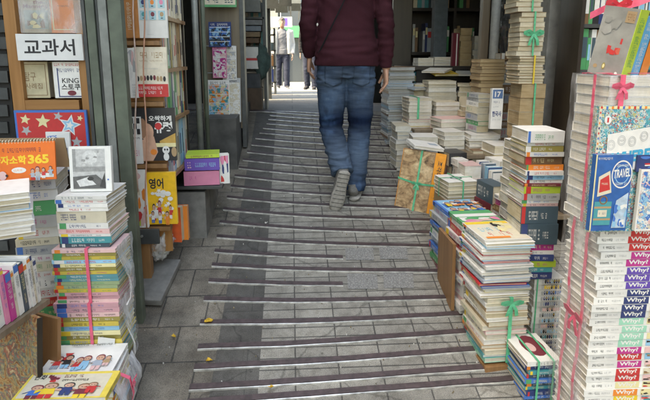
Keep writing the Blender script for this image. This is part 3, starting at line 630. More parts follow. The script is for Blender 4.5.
th, P = disp('white storybook cover with scattered flowers left of the yellow workbook', 127.5, 170, 145, 228, YS-.035, .014, 'white'); P.ell(136, 176, 5, 4, INK('rose')); P.blobs(131, 180, 144.5, 226, [INK('rose'), INK('orange'), INK('cream'), INK('red'), INK('lime')], rnd, 16, .18); P.build('cover_print', th)
# cords hanging in front
for x, c, lb in ((133, 'rose', 'pale pink cord hanging loosely before the display covers'), (142.5, 'orange', 'orange-brown cord hanging straight before the display covers')):
    t_ = MB(); p = [at(x+1.2*math.sin(k*.9+x)+(k*.28), -60+k*18, YS-.075) for k in range(17 if x > 140 else 15)]; t_.tube(p, .0035, mk('cord_'+c, (.5, .26, .17) if c == 'orange' else (.6, .45, .38), .7)); o = t_.build('cord', None, True, p[-1]); tag(o, lb, 'cord', 'cords hanging at the end display')
# under the second bookcase
t = thing('bracket_leg', 'orange wooden leg with a dark metal bracket under the end display', 'support', ground(142, 286))
a, b = at(136.5, 284, 2.46), at(149, 240, 2.46); MB().box((a.x, 2.46, gz(2.46)-.01), (b.x, 2.51, b.z), WOOD_B, None, .003).build('leg', t)
a, b = at(139.5, 244, 2.45), at(159, 229, 2.45); mb = MB(); mb.box((a.x, 2.445, a.z), (b.x, 2.458, b.z), STEEL_D, None, .002); mb.build('bracket', t); q = at(142, 236, 2.445); mb = MB(); mb.loft([(q, .006, .006), (q+V((0, -.008, 0)), .006, .006)], ALU, 10); mb.build('bolt', t)
# crumpled bag of newspapers
bm = bmesh.new(); bmesh.ops.create_icosphere(bm, subdivisions=4, radius=1)
c = at(160, 244, 2.56)
for v in bm.verts: n = noise.fractal(v.co*2.3, .8, 2, 4); v.co = V((v.co.x*.058, v.co.y*.06, v.co.z*.075))*(1+.45*n)
BAG = film('cloudy_bag', .75, .25, (.7, .71, .70)); NEWS = mk('newsprint', (.5, .5, .47), .9, .5, 40)
t = thing('newspaper_bundle', 'crumpled plastic bag of newspapers hanging under the end display', 'bundle', c)
MB().bm(bm, BAG, Matrix.Translation(c)).build('bag', t, True)
mb = MB()
for k in range(6): mb.box((-.045, -.02+k*.007, -.06), (.045, -.0155+k*.007, .055+rnd.uniform(0, .015)), NEWS, Matrix.Translation(c) @ Matrix.Rotation(rnd.uniform(.3, .42), 4, 'Y'))
mb.build('newspapers', t)
th, P = disp('orange-red book with a white label standing under the alley-facing shelves', 170, 207, 180.5, 242, 2.62, .05, 'orange', mk('cover_flame', (.78, .13, .04), .4), yaw=-.12, pg=PG_C); P.rect(173.5, 210, 178, 219, INK('white')); P.greek(174.5, 211, 177, 218, INK('black'), rnd, 5, True); P.build('cover_print', th)
th, P = disp('yellow-orange paperback behind the orange-red book', 180, 206, 187, 240, 2.66, .03, 'orange', pg=PG_C); P.build('cover_print', th) if P.mb.v else None
# concrete plinths, slabs
def block(name, label, cat, x0, y0, x1, y1, Y, dep, m, bev=.006, toground=True):
    a, b = at(x0, y1, Y), at(x1, y0, Y); o = MB().box((a.x, Y, gz(Y)-.02 if toground else a.z), (b.x, Y+dep, b.z), m, None, bev).build(name, loc=(a.x, Y, a.z)); return tag(o, label, cat)
block('plinth', 'grey concrete plinth under the purple and pink book sets', 'plinth', 176, 192, 205, 236, 2.86, .5, CONC)
block('plinth', 'farther stained concrete plinth below the magazine rack', 'plinth', 206, 118, 236, 160, 3.7, 1.4, CONC_D)
MBs = MB(); a = ground(143, 307); MBs.box((-.13, -.16, 0), (.075, .16, .034), CONC, Matrix.Translation((a.x+.03, 2.47, gz(2.47)+.008)) @ Matrix.Rotation(.25, 4, 'X') @ Matrix.Rotation(-.1, 4, 'Z'), .006); tag(MBs.build('doorstep', loc=(-.6, 2.4, gz(2.4))), 'broken concrete slab on the ground at the foot of the end display', 'step')
block('ledge', 'thin dark ledge carrying the purple and pink book sets', 'shelf', 170, 186, 222, 190, 2.84, .4, STEEL_D, .002, False)
# boxed sets on the plinth
def boxset(label, x0, y0, x1, y1, Y, dep, c, spines, R, yaw=.0):
    a, b = at(x0, y1, Y), at(x1, y0, Y); t = thing('book_set', label, 'book', a, 'sets on the left plinth'); M = Matrix.Translation(((a.x+b.x)/2, Y, a.z)) @ Matrix.Rotation(yaw, 4, 'Z')
    book_mesh(t, M, b.x-a.x, dep, b.z-a.z, 'F', c, PG_W, R, .004, marks=False); P = Panel(M @ V((-(b.x-a.x)/2, 0, 0)), M.to_3x3() @ V((1, 0, 0)), (0, 0, 1), b.x-a.x, b.z-a.z); return t, P
ty = at(200, 185.5, 2.85).z
t, P = boxset('thick pink boxed set at the bottom of the plinth pile', 184.5, 171, 219, 185.5, 2.85, .16, 'pink', 0, rnd, .1); P.greek(.12, .35, .35, .6, INK('magenta'), rnd, 5); P.build('spine_print', t)
t, P = boxset('deep purple boxed set with silver lettering on the pink set', 185, 158.5, 219, 170.6, 2.845, .16, 'purple', 0, rnd, .07); P.greek(.08, .25, .2, .8, INK('rose'), rnd, 2); P.greek(.3, .35, .9, .7, INK('lightblue'), rnd, 9); P.build('spine_print', t)
t, P = boxset('thin lime and yellow book topmost on the purple set', 186, 154.5, 219, 158.2, 2.85, .15, 'lime', 0, rnd, .12); P.greek(.1, .2, .8, .8, INK('maroon'), rnd, 10); P.build('spine_print', t)
th, P = disp('small white book with red corner stood against the purple set', 220, 154, 229, 184, 2.9, .03, 'white', yaw=.3); P.blobs(221, 156, 228, 182, [INK('red'), INK('pink'), INK('navy')], rnd, 6, .3); P.build('cover_print', th)
# pipes and the magazine rack
for x, r, Y, m, lb in ((197, .018, 3.12, ALU, 'light grey metal pipe rising between the spines and the magazine rack'), (204.5, .013, 3.2, GRN, 'thinner green-grey pipe beside the magazine rack')):
    c = at(x+4, 150, Y); mb = MB(); mb.tube([(c.x, Y, gz(Y)), (c.x, Y, 2.99)], r, m, 14); o = mb.build('pipe', None, True, (c.x, Y, gz(Y))); tag(o, lb, 'pipe')
rk = thing('magazine_rack', 'tall brown board rack with wire ledges for magazines on the left', 'rack', at(220, 125, 4.0))
a, b = at(204, 122, 4.05), at(237, -60, 4.05)
MB().box((a.x, 4.05, a.z-.05), (b.x, 4.08, 2.9), wood('rack_board', (.13, .10, .065), (.2, .155, .1))).build('board', rk); MB().box((b.x, 4.04, a.z-.2), (b.x+.03, 4.2, 2.9), STEEL_D).build('side_post', rk)
for y in (46, 73, 121):
    q0, q1 = at(206, y, 4.0), at(241 if y == 121 else 235, y, 4.0); mb = MB(); mb.tube([q0+V((0, .04, 0)), q0, q1, q1+V((0, .04, 0))], .004, ALU, 6); mb.build('wire_ledge', rk)
sg = thing('sign', 'green-edged white shop sign above the magazine rack', 'sign', at(220, 6, 3.9)); a, b = at(204, 7, 3.95), at(236, -9, 3.95)
MB().box((a.x, 3.95, a.z), (b.x, 3.97, b.z), C('green')).build('board', sg); P = Panel(V((a.x, 3.95, a.z)), (1, 0, 0), (0, 0, 1), b.x-a.x, b.z-a.z, (204, -9, 236, 7)); P.rect(205, -9, 235, 4.6, INK('cream')); P.greek(207, -3, 233, 3, INK('slate'), rnd, 7); P.build('lettering', sg)
R = random.Random(7)
def mag(label, x0, y0, x1, y1, Y, base, bl, yaw=-.15):
    th, P = disp(label, x0, y0, x1, y1, Y, .008, base, lean=.05, yaw=yaw); P.rect(x0+.6, y0+4.5, x1-.6, y1-1, art('print_'+'_'.join(bl[:3]), [PAL[q] for q in bl], 55)); [P.rect(x0+1, y0+5+i*(y1-y0-6)/4, x1-1, y0+5.6+i*(y1-y0-6)/4, INK('white')) for i in range(4)]; P.greek(x0+2, y0+1.5, x1-3, y0+4, INK('white' if base in ('navy', 'magenta') else 'black'), R, 6); P.build('cover_print', th)
mag('dark blue magazine with small photo squares, top of the rack', 209, 22, 231, 47, 3.98, 'navy', ['blue', 'slate', 'black', 'lightblue']); mag('pink striped magazine overlapping a white one on the rack', 213, 45, 226, 78, 3.975, 'pink', ['white', 'rose', 'magenta'])
mag('white magazine with grey text columns at the right of the rack', 223, 46, 236, 80, 3.985, 'white', ['grey', 'white', 'cream']); mag('multicoloured catalogue with rows of product pictures, lowest on the rack', 209, 80, 229, 121, 3.95, 'white', ['orange', 'lightblue', 'rose', 'cream', 'teal', 'paleyellow']); mag('plain pale magazine standing behind the catalogue on the rack', 226, 78, 240, 122, 3.97, 'grey', ['cream', 'white'])
# farther left: dark shop with a stand of odds and ends
t = thing('display_stand', 'dark metal stand of odds and ends in the shade before the far street', 'stand', at(250, 100, 5.2)); 
for y in (17, 46, 70): mb = MB(); fbox(mb, 238, y, 264, y+2, 5.2, .35, STEEL_D); mb.build('shelf', t)
for x in (236.5, 264): mb = MB(); a = at(x, 90, 5.2); mb.box((a.x, 5.2, gz(5.2)), (a.x+.03, 5.55, 2.9), STEEL_D); mb.build('upright', t)
R = random.Random(44)
for y in (46, 70, 17):
    z_ = at(250, y, 5.2).z
    for k in range(9):
        x_ = at(239.5+k*2.6, y, 5.2).x; MASS.box((x_, 5.32, z_+.001), (x_+.022, 5.5, z_+R.uniform(.1, .17)), C(R.choice(['grey', 'brown', 'slate', 'tan', 'maroon', 'cream', 'teal'])))
block('notice_box', 'grey panel box at the top of the far dark stand', 'box', 245, 0, 260, 12, 5.1, .1, mk('grey_panel', (.16, .17, .16), .5), .004, False)
bag = block('shopping_bag', 'white paper bag with a red cross stripe on the far stand', 'bag', 240, 47, 258, 69, 5.1, .08, C('white'), .004, False)
a, b = at(240, 69, 5.1), at(258, 47, 5.1); P = Panel(V((a.x, 5.1, a.z)), (1, 0, 0), (0, 0, 1), b.x-a.x, b.z-a.z, (240, 47, 258, 69)); P.rect(242, 47, 244, 69, INK('red')); P.rect(244, 58, 258, 60.5, INK('red')); o = P.mb.build('stripe', bag)
for k, (x0, y0, x1, y1, col, lb) in enumerate(((240, 88, 262, 106, (.09, .06, .04), 'dark brown carton on the floor below the far stand'), (242, 74, 260, 88.2, (.06, .065, .07), 'dark grey carton stacked on the brown one below the far stand'), (229, 92, 240, 116, (.10, .085, .06), 'narrow dull brown carton beside the magazine rack'))):
    o = block('carton', lb, 'box', x0, y0, x1, y1, 5.0, .22, mk('carton_%d' % k, col, .8, .3, 12), .006, k != 1); o['group'] = 'cartons under the far stand'
bm = bmesh.new(); bmesh.ops.create_icosphere(bm, subdivisions=3, radius=1); c = at(262, 62, 5.15)
for v in bm.verts: v.co = V((v.co.x*.075, v.co.y*.06, v.co.z*.16))*(1+.35*noise.noise(v.co*2.2))
tag(MB().bm(bm, mk('dull_teal_cloth', (.06, .10, .09), .9, .3, 20), Matrix.Translation(c)).build('cloth_bag', None, True, c), 'dull teal cloth bag hanging at the edge of the far stand', 'bag')
for k, (y, c, lb) in enumerate(((20, 'grey', 'grey box, upper of the flat boxes on the far stand'), (26, 'steel', 'grey-blue flat box in the middle of the far stand pile'), (32, 'tan', 'tan flat box third in the far stand pile'), (38, 'brown', 'brown flat box at the bottom of the far stand pile'))):
    o = block('flat_box', lb, 'box', 239+k % 2, y, 262-k, y+5, 5.15, .2, mk('box_'+c, tuple(q*.5 for q in PAL[c]), .6, .2), .003, False); o['group'] = 'flat boxes on the far stand'

# ---------------------------------------------------------------- left foreground piles
# pile under the desk calendar
Rr = random.Random(3)
zb = at(30, 345, 1.95).z
stack('the pile under the orange calendar', 10, 53, 178, 1.95, zb, 17, .24, ['white', 'white', 'cream', 'green', 'white', 'pink', 'white', 'red', 'cream', 'white', 'teal', 'white', 'lime', 'grey', 'white', 'red', 'white'], 'F', .22, .008, group='books piled at the left shop')
cr = thing('crate', 'low wooden crate mostly hidden under the left book piles', 'crate', (-.95, 1.9, gz(1.9)))
for (lo, hi, nm) in (((-1.5, 1.57, -.02), (-.6, 2.2, 0), 'top_boards'),):
    zc = zb-.002; xc = at(117, 353, 1.8).x; MB().box((-1.5, 1.80, zc-.03), (xc-.19, 2.19, zc), WOOD_T, None, .004).build('top_boards', cr); MB().box((xc-.188, 1.80, zc-.03), (xc-.03, 1.985, zc), WOOD_T, None, .004).build('top_boards', cr); MB().box((-1.5, 1.81, gz(1.8)-.02), (-1.46, 2.17, zc-.03), WOOD_T).build('side_board', cr); MB().box((xc-.10, 1.81, gz(1.8)-.02), (xc-.06, 1.97, zc-.031), WOOD_T).build('side_board', cr)
cal = thing('desk_calendar', 'orange desk calendar with yellow 365 and a white spiral binding', 'calendar', at(26, 178, 1.96))
a, b = at(-14, 176.5, 1.9), at(52, 137.5, 1.9); Mq = Matrix.Translation((a.x, 1.9, at(26, 177.4, 1.98).z+.003)) @ Matrix.Rotation(-.03, 4, 'Y') @ Matrix.Rotation(-.18, 4, 'X'); wd, ht = b.x-a.x, b.z-a.z
MB().box((0, 0, 0), (wd, .008, ht), mk('cover_calendar', (.8, .16, .02), .42, .05), Mq, .001).build('front_leaf', cal); MB().box((0, .001, 0), (wd, .009, ht*.85), C('kraft'), Matrix.Translation((a.x, 2.02, a.z+.006)) @ Matrix.Rotation(.24, 4, 'X')).build('easel_back', cal)
P = Panel(Mq @ V((0, 0, 0)), Mq.to_3x3() @ V((1, 0, 0)), Mq.to_3x3() @ V((0, 0, 1)), wd, ht, (-14, 137.5, 52, 176.5)); CY = mk('ink_sun', (.85, .55, .04), .45)
P.greek(2, 143.5, 39, 148, INK('maroon'), Rr, 12); P.text('사자소학', -8, 151, 24.5, 160, CY, .035); P.text('365', 26, 150.5, 46, 160, CY, .045); P.ell(17, 166, 7, 3, INK('white')); P.greek(12, 165, 22, 167, INK('orange'), Rr, 5); P.poly([(28, 174), (50, 174), (50, 171), (40, 169)], INK('white')); P.comic(28, 160, 50, 174, Rr, 4, ['white', 'grey', 'steel', 'red'], .45); P.ell(2, 171, 4, 4.5, INK('rose')); P.ell(6, 171, 1.3, 1.3, INK('black')); P.build('print', cal)
mb = MB()
for k in range(22):
    q = Mq @ V((wd*(k+.5)/22, .004, ht)); mb.tube([q+V((0, .011*math.cos(u)+.006, .009*math.sin(u))) for u in [2*math.pi*i/9 for i in range(9)]], .0013, C('cream'), 5)
mb.build('spiral_binding', cal)
# white-edged paper pile at far left
stack('the white paper pile at the left edge', -40, 27, 196, 1.62, at(10, 240, 1.62).z, 8, .22, ['white', 'cream', 'white', 'lightblue', 'white'], 'B', .45, .006, marks=False, group='books piled at the left shop')
# row of upright books on a slanted ledge, left edge
R = random.Random(21); lg = thing('ledge', 'slanted wooden ledge holding the upright row at the left edge', 'shelf', at(20, 325, 1.5))
q0, q1 = at(-30, 352, 1.33), at(47, 298, 1.72); zL = min(q0.z, q1.z); dirv = (q1-q0); dirh = V((dirv.x, dirv.y, 0)).normalized(); nrm = V((dirh.y, -dirh.x, 0)); slope = dirv.z/V((dirv.x, dirv.y, 0)).length
Mr = axesM(q0, (dirh+V((0, 0, slope))).normalized(), V((-nrm.x, -nrm.y, 0)), (dirh+V((0, 0, slope))).normalized().cross(V((-nrm.x, -nrm.y, 0))))
Lr = dirv.length; MB().box((-.1, -.01, -.02), (Lr, .2, -.001), WOOD_T, Mr).build('board', lg)
x = -.08; i = 0
cs = ['white', 'cream', 'white', 'navy', 'white', 'cream', 'white', 'black', 'white', 'rose', 'white', 'pink', 'magenta', 'cream', 'white', 'slate', 'white']
while x < Lr-.03:
    tk = R.uniform(.014, .03); h = R.uniform(.15, .185); c = cs[i % len(cs)]; tl = .16
    M = Mr @ Matrix.Translation((x, R.uniform(0, .01), 0)) @ Matrix.Rotation(-tl, 4, 'Y') @ axesM((0, 0, h/2), (0, 0, -1), (0, 1, 0), (1, 0, 0))
    tt = thing('book', f'{NICE.get(c, c)} book, {ordn(i).replace("topmost", "first")} from the left in the leaning row above the picture board', 'book', M @ V((0, 0, 0)), 'leaning row at the left edge'); NB[0] += 1
    book_mesh(tt, M, h, .15, tk-.001, 'F', c, None, R, dense=True); x += tk/math.cos(tl)+.001; i += 1
# boards leaning below
th = thing('board', 'orange-brown wooden board leaning under the slanted ledge', 'board', at(40, 395, 1.62)); a = at(14, 330, 1.64)
Mb = Matrix.Translation(at(22, 318, 1.66)-V((0, 0, .62))) @ Matrix.Rotation(-.45, 4, 'Z') @ Matrix.Rotation(-.12, 4, 'X'); MB().box((-.14, 0, 0), (.075, .016, .60), WOOD_B, Mb, .002).build('panel', th)
m, nt, bs, vec = base_mat('painted_board'); q1 = ntex(nt, vec, 16, 6, .65); q1.inputs['Distortion'].default_value = 2.2; q2 = ntex(nt, vec, 70, 4); paint_m = m
cc = ramp(nt, q1.outputs[0], [(.3, (.05, .03, .02)), (.4, (.35, .12, .04)), (.46, (.5, .34, .14)), (.52, (.12, .2, .18)), (.58, (.42, .1, .05)), (.64, (.6, .5, .3)), (.72, (.2, .12, .06))]); cc = mixc(nt, .7, cc, ramp(nt, q2.outputs[0], [(.3, (.45, .45, .45)), (.6, (1.2, 1.2, 1.2))]), 'MULTIPLY'); nt.links.new(cc, bs.inputs['Base Color']); bs.inputs['Roughness'].default_value = .35
th = thing('painting', 'dark colourful painted board leaning at the lower left corner', 'picture', at(12, 395, 1.5)); Mp = Matrix.Translation(at(10, 322, 1.55)-V((0, 0, .60))) @ Matrix.Rotation(-.6, 4, 'Z') @ Matrix.Rotation(-.1, 4, 'X')
MB().box((-.2, 0, 0), (.045, .012, .60), paint_m, Mp, .001).build('canvas', th); MB().box((.0455, -.002, 0), (.05, .014, .60), WOOD_D, Mp).build('edge_strip', th)
# pile with the framed card
z1 = at(80, 249, 1.8).z
_, last, _ = stack('the pile under the grey picture card', 54, 107, 196, 1.82, z1, 0, .2, ['white', 'white', 'white', 'white', 'cream', 'white', 'rose', 'white', 'teal', 'slate'], 'F', -.03, .006, heights=[4, 4, 4, 4, 12, 6, 5, 3, 7, 4], group='books piled at the left shop')
t = thing('picture_card', 'white-bordered grey picture card standing on the left pile', 'picture', at(90, 194, 1.87)); a, b = at(71, 195, 1.87), at(109, 150, 1.87)
Mq = Matrix.Translation(V((a.x, 1.87, last[1].translation.z+last[4]+.001))) @ Matrix.Rotation(-.1, 4, 'X'); wd, ht = b.x-a.x, b.z-a.z; MB().box((0, 0, 0), (wd, .02, ht), C('white'), Mq, .001).build('mount', t)
P = Panel(Mq @ V((0, 0, 0)), Mq.to_3x3() @ V((1, 0, 0)), Mq.to_3x3() @ V((0, 0, 1)), wd, ht, (71, 150, 109, 195)); GP = [mk('ink_grey%d' % k, (v, v, v*.97), .5, .2, 70) for k, v in enumerate((.5, .3, .12, .05, .62))]
P.rect(74, 152.5, 103.5, 192, GP[0]); P.rect(74, 152.5, 77, 175, GP[1]); P.rect(74, 170, 103.5, 175, GP[1]); P.ell(90, 161, 7, 7, GP[4]); P.blobs(82, 154, 98, 170, [GP[1], GP[4], GP[0]], R, 12, .12); P.poly([(74, 180), (95, 178), (103.5, 186), (103.5, 192), (74, 192)], GP[2]); P.poly([(77, 184), (88, 180), (95, 188), (80, 190)], GP[4]); P.ell(90, 182, 3, 2, GP[3]); P.poly([(98, 190), (103, 176), (103.5, 192)], GP[3]); P.ell(106, 183, .8, .8, INK('blue')); P.build('print', t)
# shrink wrap over the teal books of that pile is their own film
# striped comic bundles
PAL.update(mustard=(.55, .42, .08), sage=(.28, .36, .2), dullteal=(.1, .3, .34), dustypink=(.55, .3, .33))
LIGHT.update(('mustard', 'sage', 'dustypink'))
SER = ['dustypink', 'mustard', 'olive', 'dullteal', 'mustard', 'rose', 'lightblue', 'mustard', 'sage', 'dustypink', 'olive', 'paleyellow', 'dullteal', 'sage']
def comic_bundle(label, x0, x1, y0, Y, bot, n, seed, lab=False):
    R = random.Random(seed); cols = [SER[(i*5+seed) % len(SER)] for i in range(n)]
    root, last, (B, wd, bt, zt) = stack('bundle%d' % seed, x0, x1, y0, Y, bot, 0, .17, cols, 'F', -.02, .003, PG_W, tied=dict(mat=RIB_P, w=.011, runs=[('y', .012)]), heights=[1]*n, bundle_label=label, group='ribbon-tied comic bundles', jr=.008, dense=True)
    if lab:
        p = B @ V((wd*.28, -.012, bt+(zt-bt)*.42)); MB().box((-.03, 0, -.014), (.03, .0015, .014), C('white'), Matrix.Translation(p) @ Matrix.Rotation(.15, 4, 'Y')).build('paper_slip', root)
    # torn film hanging off the right side
    mb = MB(); N = 9; pts = []
    for i in range(N):
        for j in range(N):
            u, v_ = i/(N-1), j/(N-1); q = B @ V((wd/2+.006+.022*v_*(1+math.sin(5*u))+.008*noise.noise(V((u*5, v_*5, seed))), .16-.2*v_ if v_ < .8 else .0-.02*(v_-.8), bt-.01+(zt-bt+.02)*u+.01*noise.noise(V((v_*4, u*4, seed+3)))));  pts.append(q)
    mb.add(pts, [(i*N+j, i*N+j+1, (i+1)*N+j+1, (i+1)*N+j) for i in range(N-1) for j in range(N-1)], FILM2); mb.build('plastic_wrap', root, True)
    return root
zm = at(85, 304, 1.79).z; zb2 = zb
comic_bundle('upper pink-ribboned bundle of striped comic volumes left of the door frame', 50, 116, 250, 1.8, zm, 15, 5)
comic_bundle('lower pink-ribboned bundle of striped comic volumes with a white slip', 53, 119, 304.5, 1.79, zb2, 14, 9, True)
# comics lying in front, in plastic
zc = at(70, 379, 1.6).z
def lying(label, quad, Y, z, tk, c, seed, covm=None):
    R = random.Random(seed); a = V(quad[0]); X = (V(quad[1])-a); D = (V(quad[3])-a); wd, dp = X.length, D.length; X.normalize(); Yv = V((-X.y, X.x, 0)); t = thing('book', label, 'book', a, 'comics lying in the left foreground')
    M = axesM(a+X*wd/2, X, Yv, (0, 0, 1)); book_mesh(t, M, wd, dp, tk, 'R', c, PG_W, R, .002, covm=covm); return t, Panel(M @ V((-wd/2, 0, tk)), X, Yv, wd, dp)
def onz(px, py, z):
    r = ray(px, py); k = (z-CZ)/r.z; return V((0, 0, CZ))+r*k
t1, P = lying('white comic album with small coloured figures lying in the left foreground', [onz(36, 381, zc), onz(111, 378, zc), None, onz(52, 350, zc)], 0, zc-.018, .016, 'white', 4); R = random.Random(8)
P.greek(.1, .66, .5, .8, INK('maroon'), R, 8); P.blobs(.12, .3, .32, .55, [INK('red'), INK('orange'), INK('white')], R, 8, .35); P.comic(.1, .2, .92, .8, R, 6, ['rose', 'steel', 'red', 'black', 'lightblue', 'tan'], .34); P.greek(.2, .05, .8, .12, INK('black'), R, 14); P.build('cover_print', t1)
zy = zc+.02
t2, P = lying('yellow-edged comic album with blue and red figures, nearest at lower left', [onz(12, 405, zy), onz(106, 402, zy), None, onz(38, 378, zy)], 0, zc, .018, 'paleyellow', 5, mk('cover_lemon', (.78, .6, .1), .35)); P.rect(.03, .1, .93, .97, INK('cream'))
P.text('만화', .07, .1, .2, .3, INK('black'), .03); P.blobs(.22, .1, .36, .4, [INK('red'), INK('rose'), INK('maroon')], R, 7, .35); P.greek(.4, .12, .62, .24, INK('maroon'), R, 6); P.greek(.4, .3, .7, .38, INK('black'), R, 9); P.comic(.1, .35, .92, .95, R, 5, ['red', 'blue', 'yellow', 'navy', 'maroon'], .42); P.build('cover_print', t2)
cb = thing('book_bundle', 'plastic-wrapped comics with a pink ribbon under the lying albums', 'bundle', onz(70, 390, zc-.02), 'ribbon-tied comic bundles'); a0, a1 = onz(30, 392, zc-.003), onz(113, 386, zc-.003); X = (a1-a0).normalized(); M0 = axesM((a0+a1)/2, X, (-X.y, X.x, 0), (0, 0, 1))
for k in range(7):
    M = M0 @ Matrix.Translation((rnd.uniform(-.004, .004), .0, -.02-.022*k)); book_mesh(cb, M, (a1-a0).length*.97, .22, .021, 'R', ['white', 'cream', 'yellow', 'white', 'rose', 'white', 'lightblue'][k], PG_W, rnd, part=True, dense=True)
mb = MB(); wl = (a1-a0).length
for k in range(3):   # puffed film and ribbon at the right end
    N = 10; pts = [M0 @ V((wl/2+.008+.03*math.sin(math.pi*i/(N-1))*(.5+.6*noise.noise(V((i*.6, j*.7, k*3.3)))+.5), -.02+.24*j/(N-1), -.004-.17*i/(N-1))) for i in range(N) for j in range(N)]
    if k == 0: mb.add(pts, [(i*N+j, i*N+j+1, (i+1)*N+j+1, (i+1)*N+j) for i in range(N-1) for j in range(N-1)], FILM2)
mb.build('plastic_wrap', cb, True); mb = MB(); p = M0 @ V((wl/2+.03, .07, -.03)); mb.band([M0 @ V((wl/2-.06, .07, -.0015)), M0 @ V((wl/2, .07, -.001)), M0 @ V((wl/2+.035, .07, -.02)), M0 @ V((wl/2+.045, .07, -.08)), M0 @ V((wl/2+.02, .07, -.16))], V((-X.y, X.x, 0)), .016, .0015, RIB_P); bow(mb, p+V((.012, 0, 0)), V((-X.y, X.x, 0)), V((0, 0, 1)), X, .03, RIB_P); mb.build('ribbon', cb)
# support under the lying bundle
lb = M0 @ V((0, .11, -.02-.022*6-.002)); tag(MB().box((-wl*.45, 0, gz(1.5)-lb.z), (wl*.45, .2, 0), C('kraft'), axesM((M0 @ V((0, .01, -.1545))), X, (-X.y, X.x, 0), (0, 0, 1)), .004).build('cardboard_box', loc=lb), 'brown cardboard box under the wrapped comics in the left foreground', 'box')
# ================================================================ right side
GR = 'books piled at the right shop'; GM = 'magazines piled at the right shop'
# ---- pile of question comics, front right
YW = 1.5; z_lo = gz(1.6)+.01; z_mid = at(600, 229, YW).z; z_top = at(600, 76, YW).z; xl = at(594, 300, YW).x; WW = .27; DW = .19
qb = thing('book_bundle', 'tall wrapped bundle of question comics with white spines, front right', 'bundle', (xl+WW/2, YW, z_lo), 'wrapped bundles at the front right')
COLW = ['red', 'red', 'red', 'magenta', 'magenta', 'purple', 'purple', 'purple', 'navy', 'navy', 'navy', 'navy', 'mint', 'mint', 'mint', 'mint', 'magenta', 'red', 'magenta', 'red', 'red', 'paleyellow', 'orange', 'yellow', 'teal', 'blue', 'navy', 'purple', 'red', 'lime', 'green', 'teal', 'blue', 'orange', 'red', 'navy', 'purple', 'magenta', 'red']
hb = (at(594, 229, YW).z-at(594, 386, YW).z)/21.5; z = z_mid; k = 0; R = random.Random(4)
def reltxt(P, t, *a, **k): return P.text(t, *a, **k)
while z-hb > z_lo-.005 and k < 60:
    z -= hb; c = COLW[k % len(COLW)]; dx = R.uniform(-.007, .007)
    M = Matrix.Translation((xl+WW/2+dx, YW+R.uniform(-.004, .004), z)) @ Matrix.Rotation(R.uniform(-.012, .012), 4, 'Z')
    o = book_mesh(qb, M, WW, DW, hb-.0012, 'F', 'white', PG_W, R, .002, marks=False, part=True)
    P = Panel(M @ V((-WW/2, 0, 0)), M.to_3x3() @ V((1, 0, 0)), (0, 0, 1), WW, hb-.0012)
    P.rect(.37, .02, .68, .98, INK(c)); P.text('Why?', .40, .1, .64, .86, INK('white'), .03); P.greek(.05, .3, .2, .66, INK('black'), R, 6); P.greek(.22, .36, .33, .62, INK('grey'), R, 5)
    P.rect(.72, .06, .97, .94, INK(R.choice(['cream', 'rose', 'lightblue', 'paleyellow']))); P.blobs(.73, .1, .96, .9, [INK(q) for q in ('red', 'teal', 'brown', 'tan', 'black')], R, 6, .22)
    P.build('spine_print', o); k += 1
base = z
for pos in (.05, .135):
    MB().band([V((xl-.010-.002*math.sin(i*2.1), YW+pos+.006*math.sin(i*.8), z_mid-.0-(z_mid-base)*i/14)) for i in range(15)], V((0, 1, 0)), .015, .0014, RIB_P).build('ribbon', qb)
mb = MB(); bow(mb, V((xl-.016, YW+.07, at(575, 315, 1.57).z)), V((0, -1, 0)), V((0, 0, 1)), V((-1, 0, 0)), .06, RIB_P); mb.build('ribbon_bow', qb)
def wrapsheet(x, y0, y1, z0, z1, seed, amp=.007, mat=FILM, ny=14, nz=40):
    mb = MB(); p = []
    for i in range(nz+1):
        for j in range(ny+1):
            y, zz = y0+(y1-y0)*j/ny, z0+(z1-z0)*i/nz; q = V((y*16+seed, zz*9, seed*2.1)); rg = abs(noise.noise(q))+.6*abs(noise.noise(q*2.7))
            p.append((x-amp*rg*1.6, y, zz))
    return mb.add(p, [(i*(ny+1)+j, (i+1)*(ny+1)+j, (i+1)*(ny+1)+j+1, i*(ny+1)+j+1) for i in range(nz) for j in range(ny)], mat)
wrapsheet(xl-.010, YW+.002, YW+DW+.01, base, z_mid-.004, 1.3).build('plastic_wrap', qb, True)
MB().box((xl+.02, YW+.02, gz(1.68)-.05), (xl+WW-.02, YW+DW-.02, base-.001), WOOD_T).build('wooden_base', qb)
# ---- bundle of puzzle picture books on top of it
pb = thing('book_bundle', 'plastic-wrapped bundle of large picture books with a pink bow, above the question comics', 'bundle', (xl+WW/2, YW, z_mid), 'wrapped bundles at the front right')
n = 15; h = (z_top-z_mid-.002)/n; WX = .30
for k in range(n):
    M = Matrix.Translation((xl+WX/2-.012+R.uniform(-.004, .004), YW+.012+R.uniform(-.003, .003), z_mid+.001+h*k))
    book_mesh(pb, M, WX, DW, h-.001, 'B', 'grey' if k % 3 else 'white', PG_W, R, .002, marks=False, part=True)
wrapsheet(xl-.021, YW+.004, YW+DW+.02, z_mid-.004, z_top+.003, 5.5, .006).build('plastic_wrap', pb, True)
mb = MB(); N = 16; pts = []
for i in range(N+1):
    for j in range(N+1):
        u, v_ = i/N, j/N; q = noise.noise(V((u*7, v_*5, 2.2)))
        pts.append((xl-.02+WX*u, YW+.006-.006*abs(q) if v_ < .5 else YW+.006+(v_-.5)*2*DW, (z_top-.12+.24*v_ if v_ < .5 else z_top+.001)+.006*abs(q)))
mb.add(pts, [(i*(N+1)+j, (i+1)*(N+1)+j, (i+1)*(N+1)+j+1, i*(N+1)+j+1) for i in range(N) for j in range(N)], FILM); mb.build('plastic_wrap', pb, True)
ribbon_around(pb, (-.02, -.002, z_mid), (.02, DW+.012, z_top), Matrix.Translation((at(621, 90, YW).x, YW, 0)), RIB_P, .016, 'y', 0)
